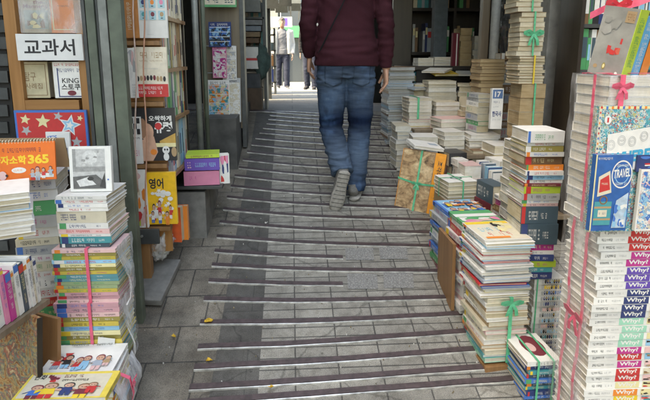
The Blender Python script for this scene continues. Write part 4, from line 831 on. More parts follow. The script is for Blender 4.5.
MB().band([V((xl-.024, YW+.075, z_top+.002-(z_top-z_mid)*i/9)) for i in range(10)], V((0, 1, 0)), .014, .0012, RIB_P).build('ribbon', pb)
MB().band([V((xl-.022, YW+.075, z_top+.006)), V((xl+.1, YW+.06, z_top+.006)), V((xl+WX, YW+.05, z_top+.006))], V((0, 1, 0)), .014, .0012, RIB_P).build('ribbon', pb)
mb = MB(); bow(mb, V((at(621, 88, YW).x, YW-.004, at(621, 87, YW).z)), V((1, 0, 0)), V((0, 0, 1)), V((0, -1, 0)), .035, RIB_P); mb.build('ribbon_bow', pb)
# covers standing against its front
TEALS = art('cover_crowd_teal', [(.06, .36, .42), (.5, .62, .62), (.1, .45, .5), (.7, .72, .66), (.05, .25, .38), (.5, .1, .09), (.55, .5, .2)], 130)
t, P = display_book('teal patterned picture-book cover with a white panel reading WHERE, front right', 587, 106, 668, 232, YW-.022, .02, 'teal', TEALS, group='covers against the wrapped bundle')
P.rect(587, 106, 668, 108.6, INK('paleyellow')); 
for k in range(12): P.rect(588.5+k*6.5, 106, 591+k*6.5, 108.6, INK(['red', 'blue', 'orange'][k % 3]))
P.rect(587, 108, 590, 232, INK('cream'))
for k in range(24): P.ell(588.6, 112+k*5, .9, 1.3, INK(['red', 'blue', 'orange', 'navy'][k % 4]), 8)
P.ell(597.5, 119, 4.2, 4.4, INK('white')); P.text('1', 596.6, 116.6, 598.6, 121.4, INK('red'), .03)
WQ = [(599, 133), (668, 123), (668, 168), (600, 168)]; P.poly(WQ, INK('white'))
for cx, cy in ((604, 143.5), (616, 139), (628.5, 140), (642, 135)): P.ring(cx, cy, 4.8, 5.0, INK('grey'), .1); P.ring(cx, cy, 3.6, 3.6, INK('grey'), .12); P.greek(cx-2.8, cy-1, cx+2.8, cy+1, INK('grey'), R, 4)
P.text("WHERE'S", 605, 151, 660, 163, mk('ink_cyan', (.03, .35, .55), .4), .045, -6); P.build('cover_print', t)
t, P = display_book('blue picture book with a round TRAVEL stamp in front of the teal cover', 589, 154.5, 634, 231, YW-.046, .02, 'blue', mk('cover_deepblue', (.025, .12, .36), .32, .15, 40), group='covers against the wrapped bundle')
P.rect(589, 154.5, 590.6, 231, INK('paleyellow')); P.ring(622, 174, 12.5, 14, INK('white'), .1, 28); P.ring(622, 174, 8.6, 9.4, INK('lightblue'), .1, 24); P.text('TRAVEL', 612, 169.5, 632, 178, INK('white'), .03, -2); P.greek(615, 164, 629, 166.5, INK('white'), R, 7); P.greek(615, 182, 629, 184.5, INK('white'), R, 7)
P.greek(591.5, 157, 609, 159.5, INK('white'), R, 8)
# plain luggage stand-in where the cover has its figure
P.rect(592, 201, 613, 225, INK('teal')); P.rect(592, 206, 613, 208, INK('tan')); P.rect(592, 218, 613, 220, INK('tan')); P.ring(602.5, 199.5, 5, 4.5, INK('brown'), .28); P.rect(597, 209.5, 608, 216.5, INK('cream')); P.greek(598.5, 212, 606.5, 214, INK('navy'), R, 5)
P.poly([(594, 196), (594, 176), (607, 170), (611, 192)], INK('cream')); P.poly([(596, 192), (596, 179), (606, 174), (609, 189)], INK('red')); P.greek(598, 182, 606, 184, INK('cream'), R, 5)
P.poly([(615, 228), (618, 200), (632, 192), (632, 228)], mk('ink_palepaint', (.42, .53, .62), .4, .2, 50)); P.blobs(616, 204, 632, 227, [INK('lightblue'), INK('white'), INK('blue')], R, 12, .2); P.build('cover_print', t)
t, P = display_book('small white map booklet with blue lines at the right photo edge', 634.5, 169, 668, 231, YW-.048, .014, 'white', group='covers against the wrapped bundle'); P.rect(636, 171, 666, 229, art('map_print', [PAL[q] for q in ('white', 'lightblue', 'cream', 'blue', 'white', 'steel', 'rose')], 85)); P.build('cover_print', t)
t, P = display_book('dark red and blue leaflet peeping above the map booklet', 636, 155, 668, 172, YW-.036, .008, 'navy', group='covers against the wrapped bundle'); P.blobs(637, 156, 666, 168, [INK('red'), INK('blue'), INK('white')], R, 9, .2); P.build('cover_print', t)
# leaning box books on top
def leanbook(label, px, py, wpx, hpx, Y, tk, ang, yaw, covm, sp, back=0):
    a = at(px, py, Y); s = Y/FPX; w_, h_ = wpx*s, hpx*s; M0 = Matrix.Translation((a.x, Y, z_top+.008)) @ Matrix.Rotation(yaw, 4, 'Z') @ Matrix.Rotation(ang, 4, 'Y') @ Matrix.Translation((0, back, 0)); th = thing('book', label, 'book', M0.translation, 'books leaning on the wrapped bundle')
    # spine faces the right of its cover
    M = M0 @ axesM((w_, tk, h_/2), (0, 0, 1), (-1, 0, 0), (0, -1, 0)); book_mesh(th, M, h_, w_, tk, 'F', 'white', PG_W, R, .002, marks=False, covm=covm, spinem=sp)
    return th, Panel(M0 @ V((0, 0, 0)), M0.to_3x3() @ V((1, 0, 0)), V(M0.to_3x3() @ V((0, 0, 1))), w_, h_), Panel(M0 @ V((w_, 0, 0)), M0.to_3x3() @ V((0, 1, 0)), M0.to_3x3() @ V((0, 0, 1)), tk, h_)
GREYC = mk('cover_cloudgrey', (.28, .28, .26), .35, .25, 14)
t, P, S = leanbook('grey picture book with red smudge and lime spine leaning on the wrapped bundle', 587, 73, 34, 66, 1.63, .055, .19, -1.0, GREYC, C('lime'))
P.blobs(.38, .4, .75, .68, [INK('red'), INK('red'), mk('ink_coral', (.6, .12, .08), .5)], R, 5, .3); P.ell(.18, .88, .06, .03, INK('tan')); P.ell(.42, .86, .05, .05, INK('olive')); P.ell(.42, .86, .03, .03, INK('paleyellow')); P.rect(.66, .04, .92, .2, INK('kraft')); P.greek(.7, .07, .9, .17, INK('brown'), R, 5); P.ell(.82, .93, .04, .02, INK('white')); P.blobs(.1, .15, .6, .45, [GREYC, mk('ink_fog', (.33, .33, .31), .5)], R, 6, .3); P.build('cover_print', t); S.greek(.25, .12, .75, .88, INK('green'), R, 14, True); S.build('spine_print', t)
t, P, S = leanbook('picture book with sky-blue spine leaning behind the lime-spined one', 587, 73, 34, 61, 1.63, .055, .19, -1.0, GREYC, mk('cover_sky', (.1, .42, .7), .35), .0565); S.greek(.25, .1, .75, .9, INK('white'), R, 14, True); S.build('spine_print', t)
t, P, S = leanbook('black and orange picture book at the right edge atop the wrapped bundle', 587, 73, 35, 56, 1.63, .05, .19, -1.0, C('black'), C('orange'), .113); P.blobs(.1, .1, .9, .9, [INK('orange'), INK('yellow'), INK('maroon')], R, 9, .2); P.build('cover_print', t)
mb = MB(); mb.band([at(590, 16, 1.68), at(604, 9, 1.68), at(622, 7, 1.66), at(640, 2, 1.62), at(655, -4, 1.6)], V((0, 0, 1)), .022, .0015, RIB_P); bow(mb, at(618, 5, 1.64), V((1, 0, 0)), V((0, 0, 1)), V((0, -1, 0)), .045, mk('red_ribbon', (.6, .03, .05), .4)); tag(mb.build('ribbon', loc=at(615, 8, 1.66)), 'red ribbon with a bow tied above the leaning picture books', 'ribbon')

# ---- pile beside it with many coloured spines
KX = dict(side='F', group=GR, jr=.03)
YK = 1.97; z3 = gz(YK)+.012; zA = z3; zB = at(545, 278, YK).z
root, last, _ = stack('combo', 527, 563, 361, 1.73, gz(1.75)+.012, 0, .2, ['white', 'navy', 'teal', 'slate', 'blue', 'slate', 'teal', 'navy', 'blue'], 'F', .02, .01, heights=[5, 5, 4, 5, 5, 5, 4, 5, 4], tied=dict(mat=RIB_G, w=.008, runs=[('y', -.03), ('y', .03)]), bundle_label='green-tied dark comics with a red and white top cover on the ground', group='tied bundles on the right', dense=True)
o_, M_, w_, d_, h_ = last; P = top_panel((o_, M_, w_, d_, h_)); P.ell(.55, .45, .32, .38, INK('maroon')); P.ell(.45, .5, .14, .16, INK('rose')); P.build('cover_print', root)
root, last, _ = stack('dotted', 534, 565, 279, YK, zA+.001, 0, .17, ['white']*13, 'F', .02, .006, heights=[1]*13, tied=dict(mat=RIB_G, w=.006, runs=[('y', -.055)]), bundle_label='green-tied series of white volumes with bright dotted spines', group='tied bundles on the right', marks=False)
R = random.Random(17)
for i, ob in enumerate([c for c in root.children if c.name.startswith('book')]):
    wd = at(565, 279, YK).x-at(534, 279, YK).x; hh = (zB-zA-.001)/13; Mz = flatM(at(549.5, 279, YK).x, YK-.007, zB-hh*(i+1), .02); P = Panel(Mz @ V((-wd/2+.004, 0, 0)), Mz.to_3x3() @ V((1, 0, 0)), (0, 0, 1), wd*.9, hh)
    c = ['lightblue', 'yellow', 'blue', 'teal', 'steel', 'rose', 'steel', 'lightblue', 'rose', 'lightblue', 'teal', 'steel', 'blue'][i]
    for q in range(8):
        P.ell(.36+q*.078, .5, .034, .36, INK(R.choice([c, c, 'navy', 'black'])), 10)
        if R.random() < .7: P.ell(.365+q*.078, .4, .014, .16, INK(R.choice(['white', c, 'yellow'])), 8)
    P.rect(.22, .2, .3, .8, INK('grey')); P.build('spine_print', ob)
HK = [(11, 'white'), (3.5, 'white'), (5.5, 'olive'), (4.5, 'white'), (8, 'brown'), (5.5, 'orange'), (4.5, 'white'), (4.5, 'lightblue'), (3.5, 'white'), (3, 'maroon'), (7, 'lime'), (6.5, 'grey'), (3.5, 'white'), (3, 'rose'), (17, 'slate'), (21, 'slate'), (7, 'magenta'), (4, 'white'), (6.5, 'navy'), (6.5, 'lime'), (5.5, 'teal'), (7, 'navy')]
_, last, (B, wd, bt, zt) = stack('the tall coloured pile by the question comics', 528, 566, 131, YK-.01, zB+.001, 0, .17, [c for _, c in HK], 'F', -.05, .007, heights=[h for h, _ in HK], group=GR, jr=.04, dense=True,
    names={14: 'thick dark slate hardback above its twin in the tall coloured pile', 15: 'thick dark slate hardback marked with a pale K in the tall coloured pile'})
zK = [zt-(zt-bt)*sum(h for h, _ in HK[:16])/sum(h for h, _ in HK)]; P = Panel(V((at(546, 235, YK).x, YK-.022, zK[0])), B.to_3x3() @ V((1, 0, 0)), (0, 0, 1), .07, .05)
# ---- magazines at the alley edge, front
zM = at(500, 240, 1.9).z; zG = at(500, 298, 1.9).z
wb = tag(MB().box((-.09, 0, -.012), (.07, .22, .016), WOOD_B, flatM(at(503, 385, 1.9).x, 1.885, gz(1.89)+.006, .12), .004).build('wood_block', loc=(at(500, 385, 1.9).x, 1.9, gz(1.9))), 'small brown wooden block under the front magazine pile', 'block')
stackM = stack('maglow', 486, 530, 298, 1.9, gz(1.92)+.024, 0, .24, ['cream', 'white', 'tan', 'cream', 'white', 'kraft', 'cream', 'rose', 'cream', 'white', 'tan', 'cream', 'teal', 'mint'], 'L', .05, .009, None, heights=[1, .8, 1.2, 1, .7, 1.1, 1, .8, 1.2, 1, .8, 1, .7, 1], tied=dict(mat=RIB_G, w=.015, runs=[('y', .01)], bow=(.06, .93), s=.05), bundle_label='green-ribboned block of cream magazines at the bottom of the front right pile', group='tied bundles on the right')
_, last, _ = stack('the front magazine pile above the green ribbon', 484, 535, 240, 1.9, zG+.001, 26, .245, ['white', 'lightblue', 'white', 'cream', 'red', 'white', 'blue', 'white', 'grey', 'white', 'paleyellow', 'navy', 'white', 'grey', 'pink', 'white', 'steel'], 'L', .05, .009, group=GM, kind='magazine', jr=.045, dense=True)
P = top_panel(last); R = random.Random(31); P.rect(.02, .02, .98, .98, INK('cream')); P.rect(.02, .02, .97, .16, INK('yellow')); P.greek(.08, .62, .72, .8, INK('red'), R, 6); P.greek(.06, .36, .62, .56, mk('ink_aqua', (.08, .45, .6), .4), R, 5); P.blobs(.55, .1, .97, .6, [INK('red'), INK('black'), INK('paleyellow'), INK('navy')], R, 11, .25); P.rect(.1, .84, .6, .92, INK('orange')); P.build('cover_print', last[0])
# ---- second and third piles behind it
_, last, _ = stack('the red-topped pile behind the front magazines', 464, 510, 224, 2.20, 'g', 15, .22, ['red', 'white', 'maroon', 'white', 'pink', 'white', 'cream', 'green', 'grey', 'white', 'black', 'white', 'rose', 'white', 'lightblue', 'white', 'cream'], 'L', .08, .012, group=GR, jr=.06, dense=True)
P = top_panel(last); P.rect(.0, .25, 1, .45, INK('white')); P.blobs(.05, .5, .95, .95, [INK('rose'), INK('white'), INK('maroon'), INK('pink')], R, 10, .25); P.build('cover_print', last[0])
_, last, _ = stack('the blue-topped pile beside the thin board', 446, 489, 213, 2.44, 'g', 14, .25, ['blue', 'lightblue', 'white', 'pink', 'maroon', 'white', 'cream', 'grey', 'white', 'green', 'white', 'cream', 'steel'], 'L', .04, .012, group=GR, jr=.05, dense=True)
P = top_panel(last); P.rect(.06, .02, 1, 1, INK('lightblue')); P.blobs(.1, .1, .98, .95, [INK('white'), INK('white'), INK('blue')], R, 10, .2); P.comic(.1, .95, .98, .5, R, 5, ['white', 'navy', 'yellow', 'blue'], .4); P.comic(.1, .5, .98, .1, R, 5, ['white', 'navy', 'yellow', 'orange'], .4); P.build('cover_print', last[0])
# thin board and small blue book at the alley edge
t = thing('board', 'narrow brown board standing on edge at the alley side of the right piles', 'board', ground(452, 312)); g0 = ground(453, 312); MB().box((0, 0, 0), (.016, .24, .33), WOOD_B, Matrix.Translation((g0.x-.01, g0.y, gz(g0.y)+.006)) @ Matrix.Rotation(-.02, 4, 'Y'), .002).build('panel', t)
q = at(437, 256, 2.75); Mz = Matrix.Translation((q.x, 2.72, gz(2.72)+.03)) @ Matrix.Rotation(.12, 4, 'Y'); t = thing('book', 'small blue and white book stood on the ground left of the thin board', 'book', Mz.translation, GR); book_mesh(t, Mz @ axesM((.04, .02, .085), (0, 0, -1), (1, 0, 0), (0, -1, 0)), .17, .10, .02, 'F', 'lightblue', None, R, marks=False); P = Panel(Mz @ V((.04, 0, 0)), Mz.to_3x3() @ V((1, 0, 0)), Mz.to_3x3() @ V((0, 0, 1)), .1, .17); P.blobs(.05, .05, .95, .95, [INK('blue'), INK('white'), INK('teal'), INK('navy')], R, 10, .3); P.build('cover_print', t)
# ---- big tied art books leaning at the corner
ab = thing('book_bundle', 'green-tied large art book with a carved stone photograph and orange spine', 'bundle', ground(420, 214), 'tied bundles on the right')
g0 = ground(394, 207); a0 = V((g0.x, g0.y, gz(g0.y))); g1 = ground(434, 215); dirx = V((g1.x-g0.x, g1.y-g0.y, gz(g1.y)-gz(g0.y))); wA = dirx.length
Ma = Matrix.Translation((g0.x, g0.y, gz(min(g0.y, g1.y))+.012)) @ Matrix.Rotation(math.atan2(dirx.y, dirx.x), 4, 'Z') @ Matrix.Rotation(-.16, 4, 'X') @ Matrix.Rotation(.10, 4, 'Y')
hA = .395; wA *= 1.06
STONE = art('stone_photo', [(.30, .2, .11), (.20, .13, .07), (.38, .27, .16), (.12, .08, .045), (.26, .18, .1)], 26, .3)
for i, (tk, c, m) in enumerate(((.036, 'orange', None), (.02, 'brown', None), (.026, 'maroon', None), (.02, 'tan', None))):
    y0 = sum((.036, .02, .026)[:i])+.001*i; M = Ma @ axesM((wA+.004*i, y0+tk, hA/2), (0, 0, 1), (-1, 0, 0), (0, -1, 0)); ob = book_mesh(ab, M, hA*(1-.05*i), wA*(1-.03*i), tk, 'F', c, PG_C, R, .002, marks=False, part=True, covm=mk('cover_vivid_orange', (.8, .3, .02), .35) if i == 0 else None)
P = Panel(Ma @ V((0, 0, 0)), Ma.to_3x3() @ V((1, 0, 0)), Ma.to_3x3() @ V((0, 0, 1)), wA, hA); P.rect(.01, .0, .86, 1, INK('brown')); S = STONE
ST = [mk('ink_stone%d' % k, c, .45, .35, 60) for k, c in enumerate(((.34, .23, .13), (.24, .15, .08), (.42, .31, .19), (.13, .085, .05)))]

m, nt, bs, vec = base_mat('carved_stone_photo'); q1 = ntex(nt, vec, 11, 6, .6); q1.inputs['Distortion'].default_value = 1.4; q2 = ntex(nt, vec, 60, 4)
cc = ramp(nt, q1.outputs[0], [(.34, (.10, .06, .03)), (.43, (.33, .2, .1)), (.53, (.5, .34, .18)), (.66, (.62, .47, .28))]); cc = mixc(nt, .6, cc, ramp(nt, q2.outputs[0], [(.3, (.5, .5, .5)), (.6, (1.15, 1.15, 1.15))]), 'MULTIPLY'); nt.links.new(cc, bs.inputs['Base Color']); bs.inputs['Roughness'].default_value = .3
P.rect(.02, .01, .75, .99, m)
P.rect(.76, .0, .997, 1, mk('cover_vivid_orange', (.8, .3, .02), .35)); P.vtext('조각예술', .83, .12, .94, .46, INK('black'), .02); P.greek(.86, .6, .92, .72, INK('black'), R, 4, True); P.build('cover_print', ab)
ribbon_around(ab, (0, -.002, 0), (wA+.01, .10, hA), Ma, RIB_G, .012, 'y', wA*.44)
mb = MB(); mb.band([Ma @ V((-.006, .1, hA*.53)), Ma @ V((-.005, -.006, hA*.52)), Ma @ V((wA*.44, -.008, hA*.47)), Ma @ V((wA+.008, -.006, hA*.5)), Ma @ V((wA+.012, .1, hA*.52))], V((0, 0, 1)), .012, .0012, RIB_G); bow(mb, Ma @ V((wA*.44, -.008, hA*.47)), Ma.to_3x3() @ V((1, 0, 0)), Ma.to_3x3() @ V((0, 0, 1)), Ma.to_3x3() @ V((0, -1, 0)), .035, RIB_G); mb.build('ribbon', ab)
zt = (Ma @ V((0, 0, hA))).z; t = thing('book', 'white booklet with a small grey drawing lying on the leaning art book', 'book', Ma @ V((wA/2, .05, hA)), GR); Mz = Matrix.Translation((Ma @ V((wA*.6, .0, hA)))+V((0, -.0, .012))) @ Matrix.Rotation(.15, 4, 'Z') @ Matrix.Rotation(.16, 4, 'Y') @ Matrix.Rotation(.12, 4, 'X'); book_mesh(t, Mz, .2, .16, .018, 'L', 'white', None, R, marks=False); P = Panel(Mz @ V((-.1, 0, .018)), Mz.to_3x3() @ V((1, 0, 0)), Mz.to_3x3() @ V((0, 1, 0)), .2, .16); P.rect(.62, .3, .92, .6, INK('steel')); P.greek(.1, .7, .5, .76, INK('grey'), R, 6); P.build('cover_print', t)
# ---- grey-blue tower of magazines
stack('the grey-blue tower beside the walking man', 388.5, 415, 67, 4.08, 'g', 30, .28, ['brown'] + ['steel', 'steel', 'grey', 'white', 'steel', 'lightblue', 'steel', 'white'], 'L', .03, .008, pages('pages_bluegrey', (.3, .34, .38), (.5, .54, .58)), heights=[1.4]+[1]*29, group=GM, kind='magazine', jr=.03, marks=False)
# ---- display table in the shop with its piles
TY0, TY1 = 2.66, 4.55; tz = lambda Y: at(470, 178, 2.7).z-.12 + .12*(Y-2.7)
t = thing('display_table', 'low dark wooden table hidden under the book piles of the right shop', 'table', (1.35, 3.4, gz(3.4)))
Z0 = at(470, 215, 2.75).z; steps = [(2.72, 3.1, Z0), (3.12, 3.62, at(480, 152, 3.2).z), (3.64, 4.04, at(450, 128, 3.7).z), (4.045, 4.6, at(450, 128, 3.7).z)]
for y0, y1, z in steps:
    MB().box((.90 if y0 < 3.0 else 1.0 if y0 < 3.5 else .87 if y0 < 4 else 1.0, y0, z-.03), (2.4, y1, z-.001), WOOD_T, None, .004).build('top', t)
    for x in (1.02, 2.3): MB().box((x, y0+.05, gz(y0)-.02), (x+.05, y0+.1, z-.03), WOOD_T).build('leg', t)
sA, sB, sC = [s[2] for s in steps][:3]
ST_ = lambda *a, **k: stack(*a, group=GR, **k)
WH = ['white', 'cream', 'white', 'grey', 'white']
_, last, _ = stack('tiedcream', 447, 479, 182, 2.73, at(462, 200, 2.73).z, 0, .2, ['white', 'cream', 'cream', 'cream', 'white'], 'B', .12, .005, PG_C, heights=[1.2, 1.2, 1, 1, 1], marks=False, tied=dict(mat=RIB_G, w=.008, runs=[('y', .0), ('x', .1)]), bundle_label='green-tied white books with a dark oval on top behind the blue-topped pile', group='tied bundles on the right'); P = top_panel(last); P.ring(.5, .5, .2, .17, INK('slate'), .3); P.ell(.55, .5, .1, .1, INK('grey')); P.build('cover_print', last[0])
tag(MB().box((-.11, 0, -.6), (.11, .22, 0), C('kraft'), flatM(at(463, 200, 2.76).x, 2.74, at(462, 200, 2.73).z-.002), .004).build('cardboard_box', loc=(at(463, 212, 2.76).x, 2.75, gz(2.75))), 'brown cardboard box tucked behind the green-tied white books', 'box')
for k, (x0, x1, y0, lb, c) in enumerate(((476, 490, 161, 'tall white standing book nearest in the nested row by the pile', 'white'), (481, 502, 163.5, 'white standing book with navy edge second in the nested row', 'steel'), (485, 508, 167, 'pale blue standing book third in the nested row', 'lightblue'), (489, 510, 171, 'white standing book front of the nested row', 'white'))):
    Y = 2.92-.045*k; th, P = display_book(lb, x0, y0, x1, 214, Y, .034, c, yaw=.12, group=GR); th_ = th
    P.rect(x0+.6, y0+.8, x1-.8, y0+2, INK('navy' if k % 2 == 0 else 'slate')); P.rect(x0+.6, y0+1, x0+2, 212, INK('navy' if k % 2 == 0 else 'grey')); P.greek(x0+5, y0+8, x1-4, y0+12, INK('grey'), R, 5); P.build('cover_print', th)
ST_('the maroon pile right of the red-topped one', 493, 509, 186, 2.56, at(500, 225, 2.56).z-.5, 10, .18, ['maroon', 'brown', 'white', 'slate', 'maroon', 'grey'], side='L', rz=.2, pg=PG_C, jr=.06)
ST_('the magenta-marked low pile', 507, 523, 199, 2.44, gz(2.44)+.012, 12, .18, ['magenta', 'white', 'black', 'pink', 'white', 'brown'], side='L', rz=.15, jr=.06)
ST_('the grey page-edge pile beside the coloured one', 517, 533, 143, 2.3, 'g', 20, .16, ['grey', 'white', 'cream', 'white'], side='B', rz=0, pg=PG_W, marks=False, jr=.06)
ST_('the slate pile under the pillar', 508, 527, 172, 2.8, sA, 7, .2, ['slate', 'grey', 'black', 'white'], side='L', rz=.1)
ST_('the red-edged pile by the pillar', 494, 517, 146, 3.0, at(510, 178, 3.0).z, 4, .2, ['white', 'red', 'white', 'cream'], side='B', rz=.06, pg=PG_C, marks=False); tag(MB().box((-.1, .01, -.35), (.1, .2, 0), WOOD_T, flatM(at(505, 178, 3.0).x, 3.0, at(510, 178, 3.0).z-.002), .003).build('wooden_box', loc=(at(510, 178, 3.0).x, 3.1, Z0)), 'wooden box under the red-edged thick pile', 'box')
ST_('the short brown-backed pile', 473, 497, 151, 3.14, at(480, 164, 3.14).z, 2, .2, ['brown', 'cream'], side='R', pg=PG_C, marks=False); tag(MB().box((-.1, .01, -.3), (.1, .2, 0), WOOD_D, flatM(at(485, 164, 3.14).x, 3.14, at(485, 164, 3.14).z-.002), .003).build('wooden_box', loc=(at(485, 164, 3.14).x, 3.2, Z0)), 'dark wooden box under the brown-backed short pile', 'box')
ST_('the neat white pile below the numbered book', 470, 500, 135, 3.22, at(480, 151, 3.22).z, 5, .2, WH, side='B', pg=PG_W, marks=False, rz=-.05)
ST_('the small white pile behind the art book', 444, 466, 132, 3.3, at(455, 150, 3.3).z, 4, .22, WH, side='B', pg=PG_W, marks=False, rz=.1)
ST_('the pink-topped low table pile', 441, 477, 119, 3.5, at(450, 131, 3.5).z, 3, .2, ['rose', 'white', 'cream'], side='B', pg=PG_W, marks=False, rz=.15)
_, last, _ = stack('greenwhite', 409, 433, 98, 3.75, at(420, 119, 3.75).z, 0, .2, ['white', 'white', 'cream', 'white', 'grey', 'white'], 'B', .05, .005, PG_W, heights=[1]*6, marks=False, tied=dict(mat=RIB_G, w=.016, runs=[('y', -.02)]), bundle_label='small white bundle with one broad green ribbon beside the grey-blue tower', group='tied bundles on the right')
ST_('the pile under the broad-ribboned bundle', 408, 436, 119.5, 3.74, sC if sC < at(420, 133, 3.74).z else at(420, 134, 3.74).z, 4, .22, ['rose', 'cream', 'yellow', 'white'], side='B', pg=PG_W, marks=False)
tag(MB().box((-.13, 0.02, -.35), (.13, .24, 0), WOOD_T, flatM(at(421, 134, 3.74).x, 3.74, at(421, 134, 3.74).z-.002), .003).build('wooden_box', loc=(at(421, 134, 3.74).x, 3.8, gz(3.8))), 'wooden box under the broad-ribboned white bundle', 'box')
ST_('the tall cream pile mid table', 428, 457, 81, 3.95, sC, 12, .22, ['cream', 'white', 'grey', 'cream'], side='B', pg=PG_W, marks=False, rz=-.03)
ST_('the white pile overlapping the cream one', 436, 460, 102, 3.72, sC, 5, .18, WH, side='B', pg=PG_W, marks=False, rz=.02)
ST_('the slanting pile before the brown tower', 459, 482, 84, 3.9, sC, 10, .2, ['grey', 'cream', 'white', 'kraft'], side='B', pg=PG_C, marks=False, rz=-.3, jit=.012)
ST_('the mixed low pile left of the numbered book', 478, 491, 94, 3.3, sB, 10, .18, ['white', 'green', 'cream', 'red', 'grey'], side='L', pg=PG_C, rz=.1)
ST_('the tan pile above the numbered book', 481, 506, 59, 3.42, at(490, 93, 3.42).z, 9, .2, ['kraft', 'tan', 'brown', 'tan'], side='B', pg=PG_O, marks=False, jr=.06)
ST_('the pale pile under the tan one', 482, 504, 93.6, 3.43, sB, 7, .2, ['grey', 'cream', 'white'], side='B', pg=PG_C, marks=False)
ST_('the brown hardback pile beside the old paper tower', 499, 524, 53, 3.5, sB, 11, .2, ['kraft', 'grey', 'brown', 'grey', 'brown'], side='F', jr=.05, jit=.01)
th, P = display_book('white standing book headed 17 on a blue square before the brown piles', 490, 88.5, 504, 129, 3.12, .03, 'white', group=GR); NS = mk('ink_signblue', (.08, .16, .32), .4); P.rect(491, 89.6, 503, 98.5, NS); P.text('17', 493.4, 91.5, 500.6, 97, INK('white'), .03); P.greek(492, 101, 500, 103, INK('navy'), R, 5); P.greek(492, 106, 499, 107.5, INK('grey'), R, 5); P.text('한국사', 491.5, 111, 502.5, 116.5, INK('navy'), .03); P.greek(492, 119, 502, 120.5, INK('grey'), R, 6); P.build('cover_print', th)
# old paper tower: three tied blocks on top of each other
G3 = 'tied blocks of old paper'; zz = 0
for i, (ya, lb, rb, n) in enumerate(((-30, 'topmost green-tied block of yellowed books in the tower by the pillar', RIB_G, 8), (12, 'upper green-tied block of yellowed books with trailing ribbon by the pillar', RIB_G, 9), (56, 'yellow-tied block of yellowed books in the middle of the tower by the pillar', RIB_Y, 10), (84, 'lowest green-tied block of brown books at the tower foot by the pillar', RIB_G, 9))):
    nxt = (12, 56, 84, 150)[i]; z1 = at(533, nxt, 2.93).z+.001; 
    if i == 3: z1 = sA
    stack('tower%d' % i, 519.5+i % 2, 546, ya, 2.93, z1, 0, .17, ['tan', 'kraft', 'cream'], 'B', .04*(-1)**i, .006, PG_O if i == 3 else PG_C, heights=[1]*n, marks=False, tied=dict(mat=rb, w=.01, runs=[('y', .01)], **({'bow': (.05, .5), 's': .06} if i in (1,) else {})), bundle_label=lb, group=G3)
ST_('the pale pile at the table corner', 396, 412, 126, 3.62, gz(3.62)+.012, 9, .2, ['grey', 'white', 'cream', 'steel', 'white'], side='B', pg=PG_W, marks=False, jr=.08)
ST_('the low pile behind the art book', 414, 440, 137, 3.36, gz(3.36)+.012, 8, .2, ['white', 'yellow', 'cream', 'white', 'rose'], side='B', pg=PG_W, marks=False, jr=.1)
# loose papers on the table
for k, (x, y, Y, c, lb) in enumerate(((424, 90, 4.05, 'steel', 'grey-blue magazine lying open left of the cream pile'), (447, 76, 4.2, 'yellow', 'yellow-orange leaflet lying behind the cream pile'), (468, 76, 4.25, 'white', 'white booklet lying flat in front of the back bookcase'), (433, 73, 4.2, 'white', 'white sheet-like booklet between the dark post and the tower'))):
    q = at(x, y, Y); t = thing('magazine', lb, 'magazine', q, 'loose magazines on the shop table'); M = Matrix.Translation((q.x, Y, q.z)) @ Matrix.Rotation(.5-.4*k, 4, 'Z') @ Matrix.Rotation(.16, 4, 'X'); book_mesh(t, M, .2, .16, .014, 'L', c, None, R, marks=False); 
    pass
# raised bench at the back with books
bn = thing('bench', 'dark bench in front of the back bookcase carrying flat books', 'bench', (1.4, 4.6, gz(4.6))); zbn = at(440, 66, 4.45).z
MB().box((.95, 4.40, zbn-.03), (2.4, 4.85, zbn-.001), WOOD_D).build('top', bn)
for x in (1.0, 2.3): MB().box((x, 4.5, gz(4.5)-.02), (x+.05, 4.55, zbn-.03), WOOD_D).build('leg', bn)
MB().box((1.06, 4.42, sC-.05), (2.28, 4.44, zbn-.032), DARK).build('front_panel', bn)
for k, (x0, x1, y0, n, cs, lb) in enumerate(((418, 434, 58, 2, ['grey', 'white'], 'the flat pair left of the dark post'), (434, 456, 57, 3, ['steel', 'white', 'navy'], 'the flat pile right of the dark post'), (461, 473, 28, 6, ['kraft', 'tan'], 'the narrow tan pile on the back bench'), (474, 481, 36, 5, ['steel', 'white'], 'the narrow pale pile beside the wooden post'))):
    ST_(lb, x0, x1, y0, 4.45, zbn, n, .2, cs, side='B', pg=PG_O if k == 2 else PG_W, marks=False, stuff=True)
th, P = display_book('thin red and white book leaning against the narrow tan pile', 452, 33, 460, 66, 4.42, .03, 'maroon', yaw=.2, lean=.0, group=GR); P.rect(456.5, 34, 458, 66, INK('white')); P.build('cover_print', th)
